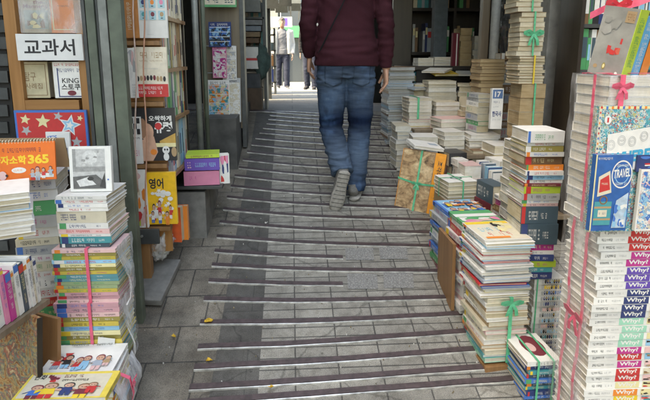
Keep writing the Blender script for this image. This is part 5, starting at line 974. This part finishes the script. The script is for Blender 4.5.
# back bookcase
YBk = 5.3; bk = thing('bookcase', 'tall dark bookcase along the back of the right shop', 'bookcase', (1.3, YBk, gz(YBk))); zs = [at(450, y, YBk).z for y in (96, 52, 8, -36)]
xa, xb = at(408, 50, YBk).x, 2.5; MB().box((xa, YBk+.26, zs[0]-.4), (xb, YBk+.28, zs[-1]+.3), WOOD_D).build('back_panel', bk)
for z in zs: MB().box((xa+.03, YBk, z-.03), (xb, YBk+.255, z), WOOD_D).build('shelf', bk)
for x in (xa, at(452, 50, YBk).x, at(486, 50, YBk).x, at(530, 50, YBk).x): MB().box((x-.0, YBk-.006, zs[0]-.6), (x+.028, YBk+.257, zs[-1]+.3), WOOD_D).build('upright', bk)
R = random.Random(77); mb = MASS
for j, z in enumerate(zs):
    x = xa+.05
    while x < xb-.1:
        if R.random() < .12: x += R.uniform(.05, .16)
        tk = R.uniform(.02, .045); h = R.uniform(.2, .29); c = R.choice(['white', 'grey', 'slate', 'brown', 'teal', 'maroon', 'navy', 'cream', 'black', 'green', 'steel', 'tan'])
        if not any(abs(x-q) < .05 for q in (at(452, 50, YBk).x, at(486, 50, YBk).x, at(530, 50, YBk).x)):
            mb.box((x, YBk+.03+R.uniform(0, .02), z+.001), (x+tk-.001, YBk+.2, z+h), C(c)); mb.box((x+.003, YBk+.028, z+h*.6), (x+tk-.004, YBk+.029, z+h*.85), INK(R.choice(['white', 'black', 'red', 'paleyellow'])))
        x += tk
# posts
def post(name, label, x0, x1, Y, dep, m, bev=.004, ztop=2.84):
    a, b = at(x0, 60, Y), at(x1, 60, Y); o = MB().box((a.x, Y, gz(Y)-.03), (b.x, Y+dep, ztop), m, None, bev).build(name, loc=(a.x, Y, gz(Y))); tag(o, label, 'post')
post('shop_post', 'dark blue-grey square post standing behind the cream pile', 433, 446, 4.62, .1, mk('slate_paint', (.045, .06, .07), .6, .2))
post('partition', 'dark brown partition at the far end of the right shop', 392, 411, 5.0, .05, wood('panel_wood', (.03, .021, .013), (.05, .035, .02)))
post('wooden_post', 'brown wooden post left of the pale pipe', 480, 487.5, 3.66, .06, wood('post_wood', (.12, .09, .06), (.18, .135, .09)))
c = at(493, 60, 3.62); mb = MB(); mb.tube([(c.x, 3.62, gz(3.62)), (c.x, 3.62, 2.84)], .031, mk('pale_pipe_paint', (.34, .34, .32), .5, .15), 16); tag(mb.build('pipe', None, True, (c.x, 3.62, gz(3.62))), 'pale grey pipe between the wooden post and the brown piles', 'pipe')
R = random.Random(3)
bm = bmesh.new(); bmesh.ops.create_icosphere(bm, subdivisions=4, radius=1); c = at(510, 22, 3.75)
for v in bm.verts: n = noise.fractal(v.co*2.1, .8, 2, 4); v.co = V((v.co.x*.075, v.co.y*.07, v.co.z*.26))*(1+.35*n)
tag(MB().bm(bm, film('dark_bag_film', .9, .25, (.10, .10, .095)), Matrix.Translation(c)).build('plastic_bag', None, True, c), 'dark crumpled plastic bag hanging between the pipe and the old paper tower', 'bag')
# pillar
a, b = at(546, 60, 3.14), at(581, 60, 3.14)
pl = thing('pillar', 'rough grey concrete pillar between the right shop and the comics', 'pillar', (a.x, 3.14, gz(3.14)))
PIL = mk('rough_pillar', (.36, .355, .325), .9, .3, 10, 0, .8); MB().box((a.x, 3.14, gz(3.14)-.03), (a.x+(b.x-a.x)*.5, 3.3, 2.84), PIL, None, .006).build('shaft', pl); MB().box((a.x+(b.x-a.x)*.53, 3.16, gz(3.16)-.03), (b.x, 3.3, 2.84), PIL, None, .006).build('shaft', pl); MB().box((a.x+(b.x-a.x)*.5, 3.18, gz(3.18)), (a.x+(b.x-a.x)*.53, 3.3, 2.84), STEEL_D).build('joint', pl)
# dim shelf right of the pillar
rs = thing('bookcase', 'dim bookcase at the right edge behind the leaning picture books', 'bookcase', (1.6, 2.6, gz(2.6))); Yr = 2.75
xa, xb = at(582, 40, Yr).x, at(720, 40, Yr).x; MB().box((xa, Yr+.2, .6), (xb, Yr+.22, 2.7), WOOD_D).build('back_panel', rs); MB().box((xa-.02, Yr-.01, gz(Yr)), (xa, Yr+.22, 2.7), WOOD_D).build('side_panel', rs)
mb = MASS; R = random.Random(6)
for y in (70, 24, -30):
    z = at(600, y, Yr).z; MB().box((xa+.001, Yr, z-.02), (xb, Yr+.2, z), STEEL_D).build('shelf', rs); x = xa+.01
    while x < xb-.06:
        tk = R.uniform(.018, .04); h = R.uniform(.16, .23); mb.box((x, Yr+.02, z+.001), (x+tk-.001, Yr+.17, z+h), C(R.choice(['black', 'slate', 'grey', 'teal', 'white', 'navy', 'brown', 'green']))); mb.box((x+.003, Yr+.018, z+h*.3), (x+tk-.004, Yr+.0195, z+h*.8), INK(R.choice(['white', 'slate', 'lightblue']))); x += tk

# more small piles filling the table
for k, (x0, x1, y0, Y, n, cs, sd, rz) in enumerate(((397, 412, 124, 3.9, 5, ['grey', 'white', 'steel'], 'B', .1), (462, 476, 107, 3.62, 6, ['cream', 'white', 'kraft'], 'B', -.1), (414, 431, 84, 4.1, 6, ['steel', 'white', 'grey'], 'B', .2), (456, 472, 93, 4.2, 7, ['white', 'cream'], 'B', .1), (470, 484, 98, 3.6, 6, ['grey', 'green', 'cream'], 'L', .2))):
    stack('massA%d' % k, x0, x1, y0, Y, sC if Y > 3.64 else sB, n, .18, cs, sd, rz, .01, PG_C, marks=False, stuff=True)
for (x0, x1, y0, Y, n, lb, cs, sd, pgq) in ((449, 468, 153, 3.08, 3, 'the dark short pile at the table front', ['slate', 'black', 'maroon'], 'F', PG_C), (466, 484, 166, 2.86, 4, 'the pale pile before the dark short one', ['white', 'rose', 'cream', 'white'], 'B', PG_W),
        (458, 470, 160, 2.98, 5, 'the green-black pile near the art book', ['green', 'black', 'white', 'slate'], 'L', PG_W), (496, 515, 161, 2.86, 5, 'the grey pile under the red-edged one', ['grey', 'white', 'black', 'white'], 'L', PG_W)):
    stack(lb, x0, x1, y0, Y, sA, n, .16, cs, sd, .1, .01, pgq, group=GR, jr=.1)
from mathutils.bvhtree import BVHTree
# ================================================================ people
SKIN = mk('skin', (.52, .29, .2), .5, .08, 30); SKIN2 = mk('pale_skin', (.25, .14, .095), .5, .08, 30); HAIR = mk('black_hair', (.012, .01, .009), .45, .3, 120)
def clothmat(name, col, sc=260, b=.25, var=.15):
    if name in MATS: return MATS[name]
    m, nt, bs, vec = base_mat(name); n = ntex(nt, vec, sc, 2); n2 = ntex(nt, vec, 7, 4)
    c = ramp(nt, n2.outputs[0], [(.3, tuple(q*(1-var) for q in col)), (.7, tuple(q*(1+var) for q in col))]); c = mixc(nt, .5, c, ramp(nt, n.outputs[0], [(.3, (.6, .6, .6)), (.7, (1.2, 1.2, 1.2))]), 'MULTIPLY')
    nt.links.new(c, bs.inputs['Base Color']); bs.inputs['Roughness'].default_value = .9; bs.inputs['Specular IOR Level'].default_value = .2; bump(nt, bs, n.outputs[0], b, .0015); return m
def remesh(mb, name, parent, vox, smooth=4, wr=None, loc=None, cut=None):
    """fuse the lofted pieces into one continuous skin"""
    o = mb.build(name, parent, True, loc)
    md = o.modifiers.new('r', 'REMESH'); md.mode = 'VOXEL'; md.voxel_size = vox; sm = o.modifiers.new('s', 'SMOOTH'); sm.iterations = smooth; sm.factor = .5
    dg = bpy.context.evaluated_depsgraph_get(); me = bpy.data.meshes.new_from_object(o.evaluated_get(dg)); mats = list(o.data.materials); o.modifiers.clear()
    o.data = me; me.materials.clear(); [me.materials.append(m) for m in mats]
    if wr:
        me.update(); nr = [v.normal.copy() for v in me.vertices]; q = ORG[o]
        for v, n in zip(me.vertices, nr): v.co = v.co+n*wr(v.co+q)
    if 'loc' in me.attributes: me.attributes.remove(me.attributes['loc'])
    a = me.attributes.new('loc', 'FLOAT_VECTOR', 'POINT'); a.data.foreach_set('vector', [c for v in me.vertices for c in v.co])
    me.polygons.foreach_set('use_smooth', [True]*len(me.polygons)); me.update(); return o
def hand(mb, wr, fd, pn, th, s, mat, curl=.5):
    """wr wrist, fd fingers' direction, pn palm normal (towards palm side), th direction of the thumb side"""
    fd, pn, th = V(fd).normalized(), V(pn).normalized(), V(th).normalized()
    mb.loft([(wr, .026*s, .019*s), (wr+fd*.03*s, .034*s, .016*s), (wr+fd*.07*s, .041*s, .015*s), (wr+fd*.095*s, .038*s, .012*s)], mat, 12, True, th)
    for i, (off, L, r) in enumerate(((.031, .073, .0088), (.011, .083, .0092), (-.010, .077, .0088), (-.029, .06, .0078))):
        p = wr+fd*(.085-.004*abs(i-1))*s+th*off*s; d = (fd+th*(.06-.05*i)).normalized(); secs = [(p, r*s*1.05, r*s*1.05)]; a = curl*.35+.08*i
        for seg, f in enumerate((.45, .32, .23)):
            p = p+(d*math.cos(a)+pn*math.sin(a))*L*f*s; secs.append((p, r*s*(1-.1*(seg+1)), r*s*(1-.1*(seg+1)))); a += curl*.55
        mb.loft(secs, mat, 8, True, th)
    p = wr+fd*.03*s+th*.022*s; secs = [(p, .013*s, .012*s)]
    for d, L, r in ((th*.75+fd*.65+pn*.25, .036, .011), (th*.35+fd*.9+pn*.35, .032, .0095), (th*.1+fd*.95+pn*.45, .024, .0075)): p = p+d.normalized()*L*s; secs.append((p, r*s, r*s))
    mb.loft(secs, mat, 8, True, pn)
def head(mb, c, f, s, mat):
    """c base of skull, f facing direction"""
    f = V(f).normalized(); r = f.cross(V((0, 0, 1))).normalized(); U = V((0, 0, 1))
    mb.loft([(c-U*.02*s+f*.03*s, .045*s, .05*s), (c+U*.0*s+f*.035*s, .056*s, .072*s), (c+U*.04*s+f*.02*s, .068*s, .088*s), (c+U*.09*s+f*.01*s, .074*s, .097*s), (c+U*.14*s, .074*s, .097*s), (c+U*.18*s-f*.004*s, .06*s, .08*s), (c+U*.205*s-f*.006*s, .03*s, .045*s)], mat, 20, True, r)
    e = c+U*.095*s
    mb.loft([(e+f*.088*s+U*.012*s, .007*s, .006*s), (e+f*.106*s-U*.012*s, .01*s, .009*s), (e+f*.112*s-U*.028*s, .014*s, .011*s), (e+f*.092*s-U*.036*s, .013*s, .01*s)], mat, 8, True, r)
    mb.loft([(e+f*.086*s-U*.055*s-r*.02*s, .006*s, .006*s), (e+f*.095*s-U*.055*s, .009*s, .008*s), (e+f*.086*s-U*.055*s+r*.02*s, .006*s, .006*s)], mat, 8)
    for g in (-1, 1): mb.loft([(e+r*g*.072*s-U*.03*s, .008*s, .012*s), (e+r*g*.08*s, .009*s, .02*s), (e+r*g*.079*s+U*.025*s, .007*s, .015*s)], mat, 8, True, r)
    return e, r
def face(root, e, r, f, s):
    U = V((0, 0, 1)); f = V(f)
    for g in (-1, 1):
        mb = MB(); p = e+r*g*.032*s+f*.089*s; mb.loft([(p-r*.014*s, .001, .002*s), (p-r*.006*s+f*.005*s, .004*s, .006*s), (p+r*.006*s+f*.005*s, .004*s, .006*s), (p+r*.014*s, .001, .002*s)], HAIR, 8, True, f); mb.build('eye', root, True)
        mb = MB(); mb.band([p-r*.018*s+U*.018*s+f*.003, p+U*.024*s+f*.006, p+r*.018*s+U*.018*s+f*.003], U, .007*s, .004, HAIR); mb.build('eyebrow', root)
    mb = MB(); mb.band([e-U*.055*s+f*.093*s-r*.022*s, e-U*.057*s+f*.106*s, e-U*.055*s+f*.093*s+r*.022*s], U, .011*s, .004, mk('lips', (.4, .14, .11), .5)); mb.build('mouth', root)
def hair(root, c, f, s, vox):
    f = V(f); r = f.cross(V((0, 0, 1))).normalized(); U = V((0, 0, 1)); mb = MB()
    mb.loft([(c+U*.05*s-f*.045*s, .068*s, .058*s), (c+U*.09*s-f*.03*s, .08*s, .078*s), (c+U*.135*s-f*.012*s, .083*s, .098*s), (c+U*.175*s-f*.005*s, .074*s, .094*s), (c+U*.212*s-f*.006*s, .045*s, .06*s), (c+U*.222*s, .015*s, .02*s)], HAIR, 18, True, r)
    mb.loft([(c+U*.16*s+f*.08*s+r*.05*s, .01*s, .012*s), (c+U*.165*s+f*.098*s, .016*s, .014*s), (c+U*.155*s+f*.085*s-r*.05*s, .01*s, .012*s)], HAIR, 8)
    return remesh(mb, 'hair', root, vox, 2, lambda p: .006*noise.noise(p*60)+.004*noise.noise(p*140))

DKS_ = mk('tread_rubber', (.12, .115, .105), .8, .2, 60)
def person(label, O, yaw, s, legs, arms, top, pant, shoe, skin, vox, hand_c=.5, jacket=None, bag=None, headturn=0, group=None, sole=None):
    """O = point on the ground under the hips; y is the way the person faces"""
    B = Matrix.Translation(O) @ Matrix.Rotation(yaw, 4, 'Z') @ Matrix.Scale(s, 4); R3 = B.to_3x3().normalized(); W = lambda *p: B @ V(p); D = lambda *p: (R3 @ V(p)).normalized()
    root = thing('person', label, 'person', O, group); X = D(1, 0, 0); f = D(math.sin(headturn), math.cos(headturn), 0)
    lf = lambda mb, secs, m, n=16, h=X: mb.loft([(W(*c), a*s, b*s) for c, a, b in secs], m, n, True, h)
    # skin: one continuous figure
    mb = MB()
    lf(mb, [((0, 0, .84), .12, .08), ((0, 0, .95), .145, .095), ((0, 0, 1.08), .13, .085), ((0, .01, 1.25), .16, .1), ((0, 0, 1.38), .155, .085), ((0, -.005, 1.45), .08, .065), ((0, .0, 1.49), .054, .056), ((0, .02, 1.56), .052, .056)], skin)
    for hip, kn, an, toe, heel in legs: lf(mb, [(hip, .075, .075), (tuple((hip[i]+kn[i])/2 for i in range(3)), .07, .07), (kn, .05, .05), (tuple(kn[i]*.6+an[i]*.4 for i in range(3)), .05, .05), (an, .035, .035)], skin, 12); T_, H_, A_ = V(toe), V(heel), V(an); d_ = (T_-H_).normalized(); u_ = ((A_-H_)-d_*(A_-H_).dot(d_)).normalized(); lf(mb, [(tuple(H_+u_*.036), .02, .02), (tuple(H_*.45+T_*.55+u_*.03), .028, .016), (tuple(T_-d_*.03+u_*.02), .02, .009)], skin, 10)
    for sh, el, wr, fd, pn, thd in arms:
        lf(mb, [(sh, .045, .045), (el, .036, .036), (tuple(el[i]*.6+wr[i]*.4 for i in range(3)), .036, .036), (wr, .025, .021)], skin, 12); hand(mb, W(*wr), D(*fd), D(*pn), D(*thd), s, skin, hand_c)
    e, r = head(mb, W(0, .01, 1.535), f, s, skin); remesh(mb, 'body', root, vox, 3)
    face(root, e, r, f, s); hair(root, W(0, .01, 1.535), f, s, max(vox, .005))
    # trousers
    mb = MB(); lf(mb, [((0, 0, 1.0), .155, .115), ((0, -.005, .93), .178, .13), ((0, -.012, .85), .182, .138), ((0, -.005, .79), .165, .12)], pant, 24)
    hems = []
    for hip, kn, an, toe, heel in legs:
        g = 1 if hip[0] > 0 else -1; q = lambda a, b, t: tuple(a[i]*(1-t)+b[i]*t for i in range(3))
        lf(mb, [((hip[0], hip[1], hip[2]+.02), .095, .115), (q(hip, kn, .25), .1, .112), (q(hip, kn, .6), .087, .095), (kn, .077, .082), (q(kn, an, .3), .075, .081), (q(kn, an, .7), .072, .077), (q(kn, an, .98), .073, .078), (q(kn, an, 1.1), .072, .077)], pant, 20); hems.append((kn, an))
    def wr_(p):
        l = B.inverted() @ p; k = 0
        for kn, an in hems:
            for zc, am in ((kn[2]+.03, .007), (an[2]+.05, .008), (kn[2]-.12, .004)):
                if (l.x > 0) == (kn[0] > 0): k += am*math.exp(-((l.z-zc)/.07)**2)*noise.noise(V((l.x*13+l.z*16*(1 if l.x > 0 else -1), l.y*12, l.z*32)))*1.5
        k += .008*math.exp(-((l.z-.77)/.06)**2)*noise.noise(V((l.x*18+4, l.y*10, l.z*50)))*1.8
        return (k+.0035*noise.noise(V((l.x*9, l.y*9, l.z*16))))*s
    remesh(mb, 'trousers', root, max(vox, .006), 4, wr_)
    # top
    mb = MB(); lf(mb, [((0, -.006, .85), .2, .156), ((0, -.006, .9), .2, .157), ((0, -.003, .97), .193, .148), ((0, 0, 1.04), .18, .134), ((0, 0, 1.12), .172, .125), ((0, .005, 1.25), .182, .13), ((0, 0, 1.36), .178, .116), ((0, -.005, 1.425), .14, .09), ((0, -.005, 1.462), .083, .074), ((0, 0, 1.485), .066, .066)], top, 28)
    for sh, el, wr, *_ in arms:
        q = lambda a, b, t: tuple(a[i]*(1-t)+b[i]*t for i in range(3)); g = 1 if sh[0] > 0 else -1
        lf(mb, [((sh[0]-.06*g, sh[1], sh[2]+.02), .06, .07), ((sh[0]+.005*g, sh[1], sh[2]), .07, .075), (q(sh, el, .35), .064, .069), (q(sh, el, .75), .056, .06), (el, .054, .056), (q(el, wr, .4), .05, .052), (q(el, wr, .85), .041, .041), (q(el, wr, .98), .04, .039)], top, 18)
    def wt(p):
        l = B.inverted() @ p; k = .004*noise.noise(V((l.x*7, l.y*7, l.z*9)))
        if abs(l.x) > .185: k += .008*noise.noise(V((l.x*10, l.y*14, l.z*34)))
        else: k += .011*math.exp(-((l.z-.95)/.1)**2)*noise.noise(V((l.x*9, l.y*6, l.z*30)))+.011*math.exp(-((l.z-1.25)/.15)**2)*noise.noise(V((l.x*16+l.z*14, l.y*5, l.z*12)))
        return k*s
    remesh(mb, 'sweater', root, max(vox, .006), 4, wt)
    # shoes
    for hip, kn, an, toe, heel in legs:
        T, H, A = V(toe), V(heel), V(an); d = (T-H).normalized(); up = (A-H); up = (up-d*up.dot(d)).normalized(); L = (T-H).length; side = d.cross(up); h3 = R3 @ side
        so_ = MB(); c = lambda t, u: tuple(H+d*(L*t)+up*u)
        so_.loft([(W(*c(t, -.004)), a*s, .013*s) for t, a in ((-.09, .018), (-.05, .034), (.1, .038), (.35, .036), (.6, .046), (.85, .046), (1.0, .036), (1.07, .016))], sole or shoe, 14, True, h3); so_.build('sole', root, True)
        if sole:
            tr_ = MB()
            for k in range(9): t = -.02+.118*k; wv = .03 if 2 < k < 5 else .036; tr_.tube([W(*(H+d*(L*t)-up*.0155+side*g*wv)) for g in (-1, -.5, 0, .5, 1)], .0032*s, DKS_, 6)
            tr_.build('tread', root)
        u_ = MB(); u_.loft([(W(*c(t, u)), a*s, b*s) for t, u, a, b in ((-.08, .035, .016, .026), (-.03, .045, .033, .042), (.15, .05, .037, .05), (.38, .042, .038, .042), (.6, .03, .043, .03), (.85, .022, .041, .022), (1.0, .017, .03, .016), (1.06, .012, .012, .008))], shoe, 16, True, h3)
        u_.loft([(W(*c(.1, .05)), .036*s, .042*s), (W(*c(.1, .095)), .035*s, .04*s)], shoe, 14, True, h3); remesh(u_, 'shoe', root, .005, 3)
        lc = MB()
        for k in range(5): lc.tube([W(*(H+d*(L*(.34+.07*k))+up*(.088-.012*k)+side*g*.018)) for g in (-1, 0, 1)], .003*s, INK('white'), 5)
        lc.build('laces', root)
    return root, B, W, D, lf
# walking man (near), seen from behind
JEAN = None
m, nt, bs, vec = base_mat('faded_denim'); n = ntex(nt, vec, 420, 2); n2 = ntex(nt, mapping(nt, vec, (5, 5, 3.2)), 1, 4, .6); n3 = ntex(nt, mapping(nt, vec, (9, 9, 60)), 1, 3)
c = ramp(nt, n2.outputs[0], [(.4, (.004, .009, .026)), (.53, (.008, .021, .055)), (.63, (.03, .068, .14)), (.73, (.19, .26, .35))]); c = mixc(nt, .55, c, ramp(nt, n.outputs[0], [(.3, (.55, .58, .62)), (.7, (1.2, 1.2, 1.2))]), 'MULTIPLY')
# wear patches: paler seat and backs of the thighs and calves
tc = node(nt, 'ShaderNodeSeparateXYZ'); nt.links.new(vec, tc.inputs[0])
def bandf(z0, wd):
    a = node(nt, 'ShaderNodeMath', operation='SUBTRACT'); nt.links.new(tc.outputs[2], a.inputs[0]); a.inputs[1].default_value = z0
    b = node(nt, 'ShaderNodeMath', operation='DIVIDE'); nt.links.new(a.outputs[0], b.inputs[0]); b.inputs[1].default_value = wd
    e = node(nt, 'ShaderNodeMath', operation='POWER'); e.inputs[1].default_value = 2; nt.links.new(b.outputs[0], e.inputs[0])
    d = node(nt, 'ShaderNodeMath', operation='MULTIPLY_ADD', use_clamp=True); nt.links.new(e.outputs[0], d.inputs[0]); d.inputs[1].default_value = -1; d.inputs[2].default_value = 1; return d.outputs[0]
for z0, wd, amt in ((.72, .2, .34), (.27, .22, .4)):
    q = node(nt, 'ShaderNodeMath', operation='MULTIPLY'); nt.links.new(bandf(z0, wd), q.inputs[0]); nt.links.new(n3.outputs[0], q.inputs[1]); q2 = node(nt, 'ShaderNodeMath', operation='MULTIPLY'); nt.links.new(q.outputs[0], q2.inputs[0]); q2.inputs[1].default_value = amt*1.6
    c = mixc(nt, q2.outputs[0], c, (.2, .29, .4))
nt.links.new(c, bs.inputs['Base Color']); bs.inputs['Roughness'].default_value = .9; bs.inputs['Specular IOR Level'].default_value = .15; bump(nt, bs, n.outputs[0], .3, .0012)
YM = 3.29; gm = at(345, 198, YM); OM = V((gm.x, YM, gz(YM)))
LEGS = [((-.088, 0, .86), (-.088, .055, .45), (-.034, -.115, .215), (-.078, -.15, -.03), (-.028, -.215, .205)), ((.088, 0, .86), (.098, .045, .46), (.062, .0, .085), (.125, .17, .055), (.055, -.055, .01))]
ARMS = [((-.185, 0, 1.40), (-.238, -.02, 1.11), (-.225, .10, .905), (-.03, .35, -1), (1, 0, 0), (.15, 1, .1)), ((.185, 0, 1.40), (.24, -.045, 1.10), (.252, .0, .83), (.05, .12, -1), (-1, .1, 0), (-.1, 1, .1))]
DEN = MATS['faded_denim']; MAR = clothmat('maroon_knit', (.045, .011, .017)); GSH = clothmat('grey_canvas', (.17, .165, .155), 120); GSO = mk('grey_sole', (.33, .31, .28), .7, .2, 60, 0, .4)
man, B, W, D, lf = person('man walking uphill seen from behind in maroon sweater and faded jeans', OM, 0, 1.0, LEGS, ARMS, MAR, DEN, GSH, SKIN, .0042, .55, sole=GSO)
mb = MB()   # shoulder strap across the back
pts = []
for i in range(14):
    u = i/13; x = .075-.245*u; z = 1.44-.50*u; q = max(0, 1-(x/.2)**2); pts.append(W(x, -(.07+.075*math.sqrt(q))-.006 if u > .08 else -.08, z))
mb.band(pts, D(.6, 0, .75), .036, .004, clothmat('black_webbing', (.012, .012, .014))); mb.build('bag_strap', man)
for g in (-1, 1):   # back pockets
    mb = MB(); N = 10; grid = []
    tr = [q for q in man.children if q.name.startswith('trousers')][0]; bv = BVHTree.FromPolygons([v.co+OM for v in tr.data.vertices], [tuple(p.vertices) for p in tr.data.polygons])
    for i in range(N+1):
        for j in range(N+1):
            u = -1+2*j/N; z = .85-.125*i/N + .022*abs(u)*(i/N); x = g*.086+.052*u; h = bv.ray_cast(W(x, -.5, z), V((0, 1, 0)))
            grid.append(h[0]+h[1]*.0015 if h[0] else W(x, -.14, z))
    mb.add(grid, [(i*(N+1)+j, (i+1)*(N+1)+j, (i+1)*(N+1)+j+1, i*(N+1)+j+1) for i in range(N) for j in range(N)], DEN, [V(((p-OM).x, (p-OM).y, (p-OM).z)) for p in grid]); o = mb.build('back_pocket', man, True); md = o.modifiers.new('t', 'SOLIDIFY'); md.thickness = .003; md.offset = 1
# far people in the light
def stand(step=.12): return [((-.09, 0, .86), (-.1, .05+step*.4, .46), (-.1, step, .09), (-.12, step+.17, .03), (-.1, step-.06, .01)), ((.09, 0, .86), (.1, .04-step*.3, .46), (.1, -step, .11), (.12, -step+.16, .02), (.1, -step-.07, .035))]
def hang(a=.08): return [((-.2, 0, 1.4), (-.26, -.03, 1.1), (-.25, .06+a, .84), (0, .2, -1), (1, 0, 0), (.1, 1, 0)), ((.2, 0, 1.4), (.26, -.04, 1.1), (.25, .03-a, .84), (0, .2, -1), (-1, 0, 0), (-.1, 1, 0))]
fm = at(283, 88, 13.0); OF = V((fm.x, 13.0, gz(13.0)))
WJ = clothmat('white_jacket', (.36, .355, .34), 120); GS = clothmat('grey_sweater', (.12, .125, .14), 120); NV = clothmat('navy_trousers', (.02, .024, .04), 120); DKS = clothmat('dark_shoes', (.03, .03, .035), 100)
far, B, W, D, lf = person('young man in open white jacket and navy trousers walking towards the camera in sunlight', OF, math.pi+.03, .97, stand(), hang(), GS, NV, DKS, SKIN2, .011, group=None, sole=WJ)
mb = MB()
for sh, el, wr, *_ in hang():
    q = lambda a, b, t: tuple(a[i]*(1-t)+b[i]*t for i in range(3)); g = 1 if sh[0] > 0 else -1
    lf(mb, [((sh[0]-.07*g, sh[1], sh[2]+.03), .07, .085), ((sh[0]+.01*g, sh[1], sh[2]), .082, .088), (q(sh, el, .5), .072, .076), (el, .066, .068), (q(el, wr, .9), .052, .052)], WJ, 14)
    lf(mb, [((.15*g, .0, 1.42), .07, .1), ((.16*g, .01, 1.25), .07, .14), ((.165*g, .01, 1.05), .065, .145), ((.17*g, .01, .86), .065, .15)], WJ, 16)
lf(mb, [((0, -.07, 1.44), .12, .06), ((0, -.08, 1.25), .17, .075), ((0, -.08, 1.0), .17, .075), ((0, -.08, .84), .17, .08)], WJ, 16); remesh(mb, 'jacket', far, .012, 3)
f2 = at(311, 90, 12.0); p2, *_ = person('person in dark coat and trousers standing behind the near man in the sunlit street', V((f2.x, 12.0, gz(12.0))), math.pi-.3, .97, stand(.05), hang(.02), clothmat('black_coat', (.02, .02, .022), 100), NV, DKS, SKIN2, .014)
f3 = at(267, 90, 14.5); p3, *_ = person('person in a pale shirt partly hidden behind the left shopfront far away', V((f3.x, 14.5, gz(14.5))), math.pi+.2, .96, stand(.06), hang(.02), WJ, clothmat('dark_trousers', (.04, .04, .045), 100), DKS, SKIN2, .014)
# ================================================================ far end of the alley
def awning(label, x0, x1, Y0, Y1, z0, z1, m):
    t = thing('awning', label, 'awning', ((x0+x1)/2, Y0, z0), 'awnings at the far end'); a = MB(); n = 10
    pts = []
    for i in range(n+1):
        x = x0+(x1-x0)*i/n; pts += [(x, Y0, z0), (x, Y1, z1), (x, Y1, z1+.012), (x, Y0, z0+.012)]
    a.add(pts, [(4*i+k, 4*i+4+k, 4*i+4+(k+1) % 4, 4*i+(k+1) % 4) for i in range(n) for k in range(4)]+[(0, 1, 2, 3), (4*n+3, 4*n+2, 4*n+1, 4*n)], m); a.build('canopy', t)
    v = MB()
    for i in range(n): xa = x0+(x1-x0)*i/n; xb = x0+(x1-x0)*(i+1)/n; v.box((xa+.004, Y0-.012, z0-.14+.03*(i % 2)), (xb-.004, Y0-.003, z0+.01), m)
    v.build('valance', t); b = MB(); b.tube([(x0+.02, Y1, z1-.5), (x0+.02, Y0, z0)], .012, ALU, 6); b.tube([(x1-.02, Y1, z1-.5), (x1-.02, Y0, z0)], .012, ALU, 6); b.build('brace', t)
    return t
AWD = clothmat('dark_awning', (.05, .055, .05), 60)
q = at(268, 4, 9.0); awning('dark awning with a scalloped edge over the far street at left', q.x-1.6, at(301, 14, 9).x, 9.0, 10.4, q.z, q.z+.35, AWD)
q = at(272, 0, 7.2); awning('nearer dark awning at the alley mouth on the left', q.x-1.5, at(292, 8, 7.2).x, 7.2, 8.6, q.z+.03, q.z+.4, mk('grey_awning', (.08, .085, .08), .9))
# dark frontage on the left side of the mouth, signs
t = thing('shop_stall', 'dark stall front at the left of the alley mouth', 'stall', at(268, 90, 7.4)); a = at(262, 90, 7.4)
MB().box((a.x-1.4, 7.4, gz(7.4)-.02), (at(271, 60, 7.4).x, 7.5, 2.55), STEEL_D).build('side_wall', t)
MB().box((a.x-1.4, 7.39, 2.551), (at(271, 60, 7.4).x+.1, 8.4, 2.6), STEEL_D).build('roof', t)
gr = thing('goods_rack', 'dark rack of goods at the left of the sunlit gap', 'rack', at(268, 96, 9.2)); a, b = at(258, 96, 9.2), at(275, 30, 9.2)
for y in (34, 50, 66, 82): q = at(262, y, 9.2); MB().box((a.x, 9.2, q.z-.02), (b.x, 9.6, q.z), STEEL_D).build('shelf', gr)
for x in (a.x, b.x-.03): MB().box((x, 9.2, gz(9.2)-.02), (x+.03, 9.6, at(262, 28, 9.2).z), STEEL_D).build('upright', gr)
R = random.Random(12)
for k in range(9): y = (50, 66, 82)[k % 3]; q = at(259.5+5*(k//3), y, 9.2); MB().box((q.x, 9.22, q.z+.001), (q.x+.07, 9.5, q.z+R.uniform(.1, .22)), C(R.choice(['slate', 'brown', 'navy', 'black', 'maroon', 'grey']))).build('carton', gr)
fs = thing('shopfront', 'dim glass shopfront with a dark frame across the sunlit street', 'shop', at(300, 60, 23.7)); a, b = at(288, 68, 23.7), at(318, 38, 23.7)
MB().box((a.x, 23.7, gz(23.7)), (b.x, 23.8, b.z), mk('dim_glass', (.06, .07, .075), .15)).build('window', fs)
for x in (a.x, (a.x+b.x)/2, b.x): MB().box((x-.05, 23.66, gz(23.7)), (x+.05, 23.69, b.z), STEEL_D).build('frame', fs)
MB().box((a.x-.2, 23.3, b.z+.01), (b.x+.2, 23.85, b.z+.5), C('green')).build('fascia', fs)
sg = thing('sign', 'white and violet shop sign above the pale-shirted person far away', 'sign', at(278, 22, 15.8)); a, b = at(270, 27, 16), at(292, 17, 16); MB().box((a.x, 16, a.z), (b.x, 16.1, b.z), C('white')).build('board', sg); P = Panel(V((a.x, 16, a.z)), (1, 0, 0), (0, 0, 1), b.x-a.x, b.z-a.z); P.rect(.5, .1, .8, .9, INK('purple')); P.greek(.05, .3, .45, .7, INK('navy'), random.Random(2), 5); P.build('lettering', sg); MB().box((a.x+.3, 16.02, gz(16)), (a.x+.36, 16.08, a.z), STEEL_D).build('post', sg)
tag(MASS.build('small_books', loc=(1.5, 4, 1.2)), 'many small books filling the dim bookcases and the far corners of the shops', 'books', None, 'stuff')
print('LOOSE BOOKS', NB[0], 'objects', len(bpy.data.objects))
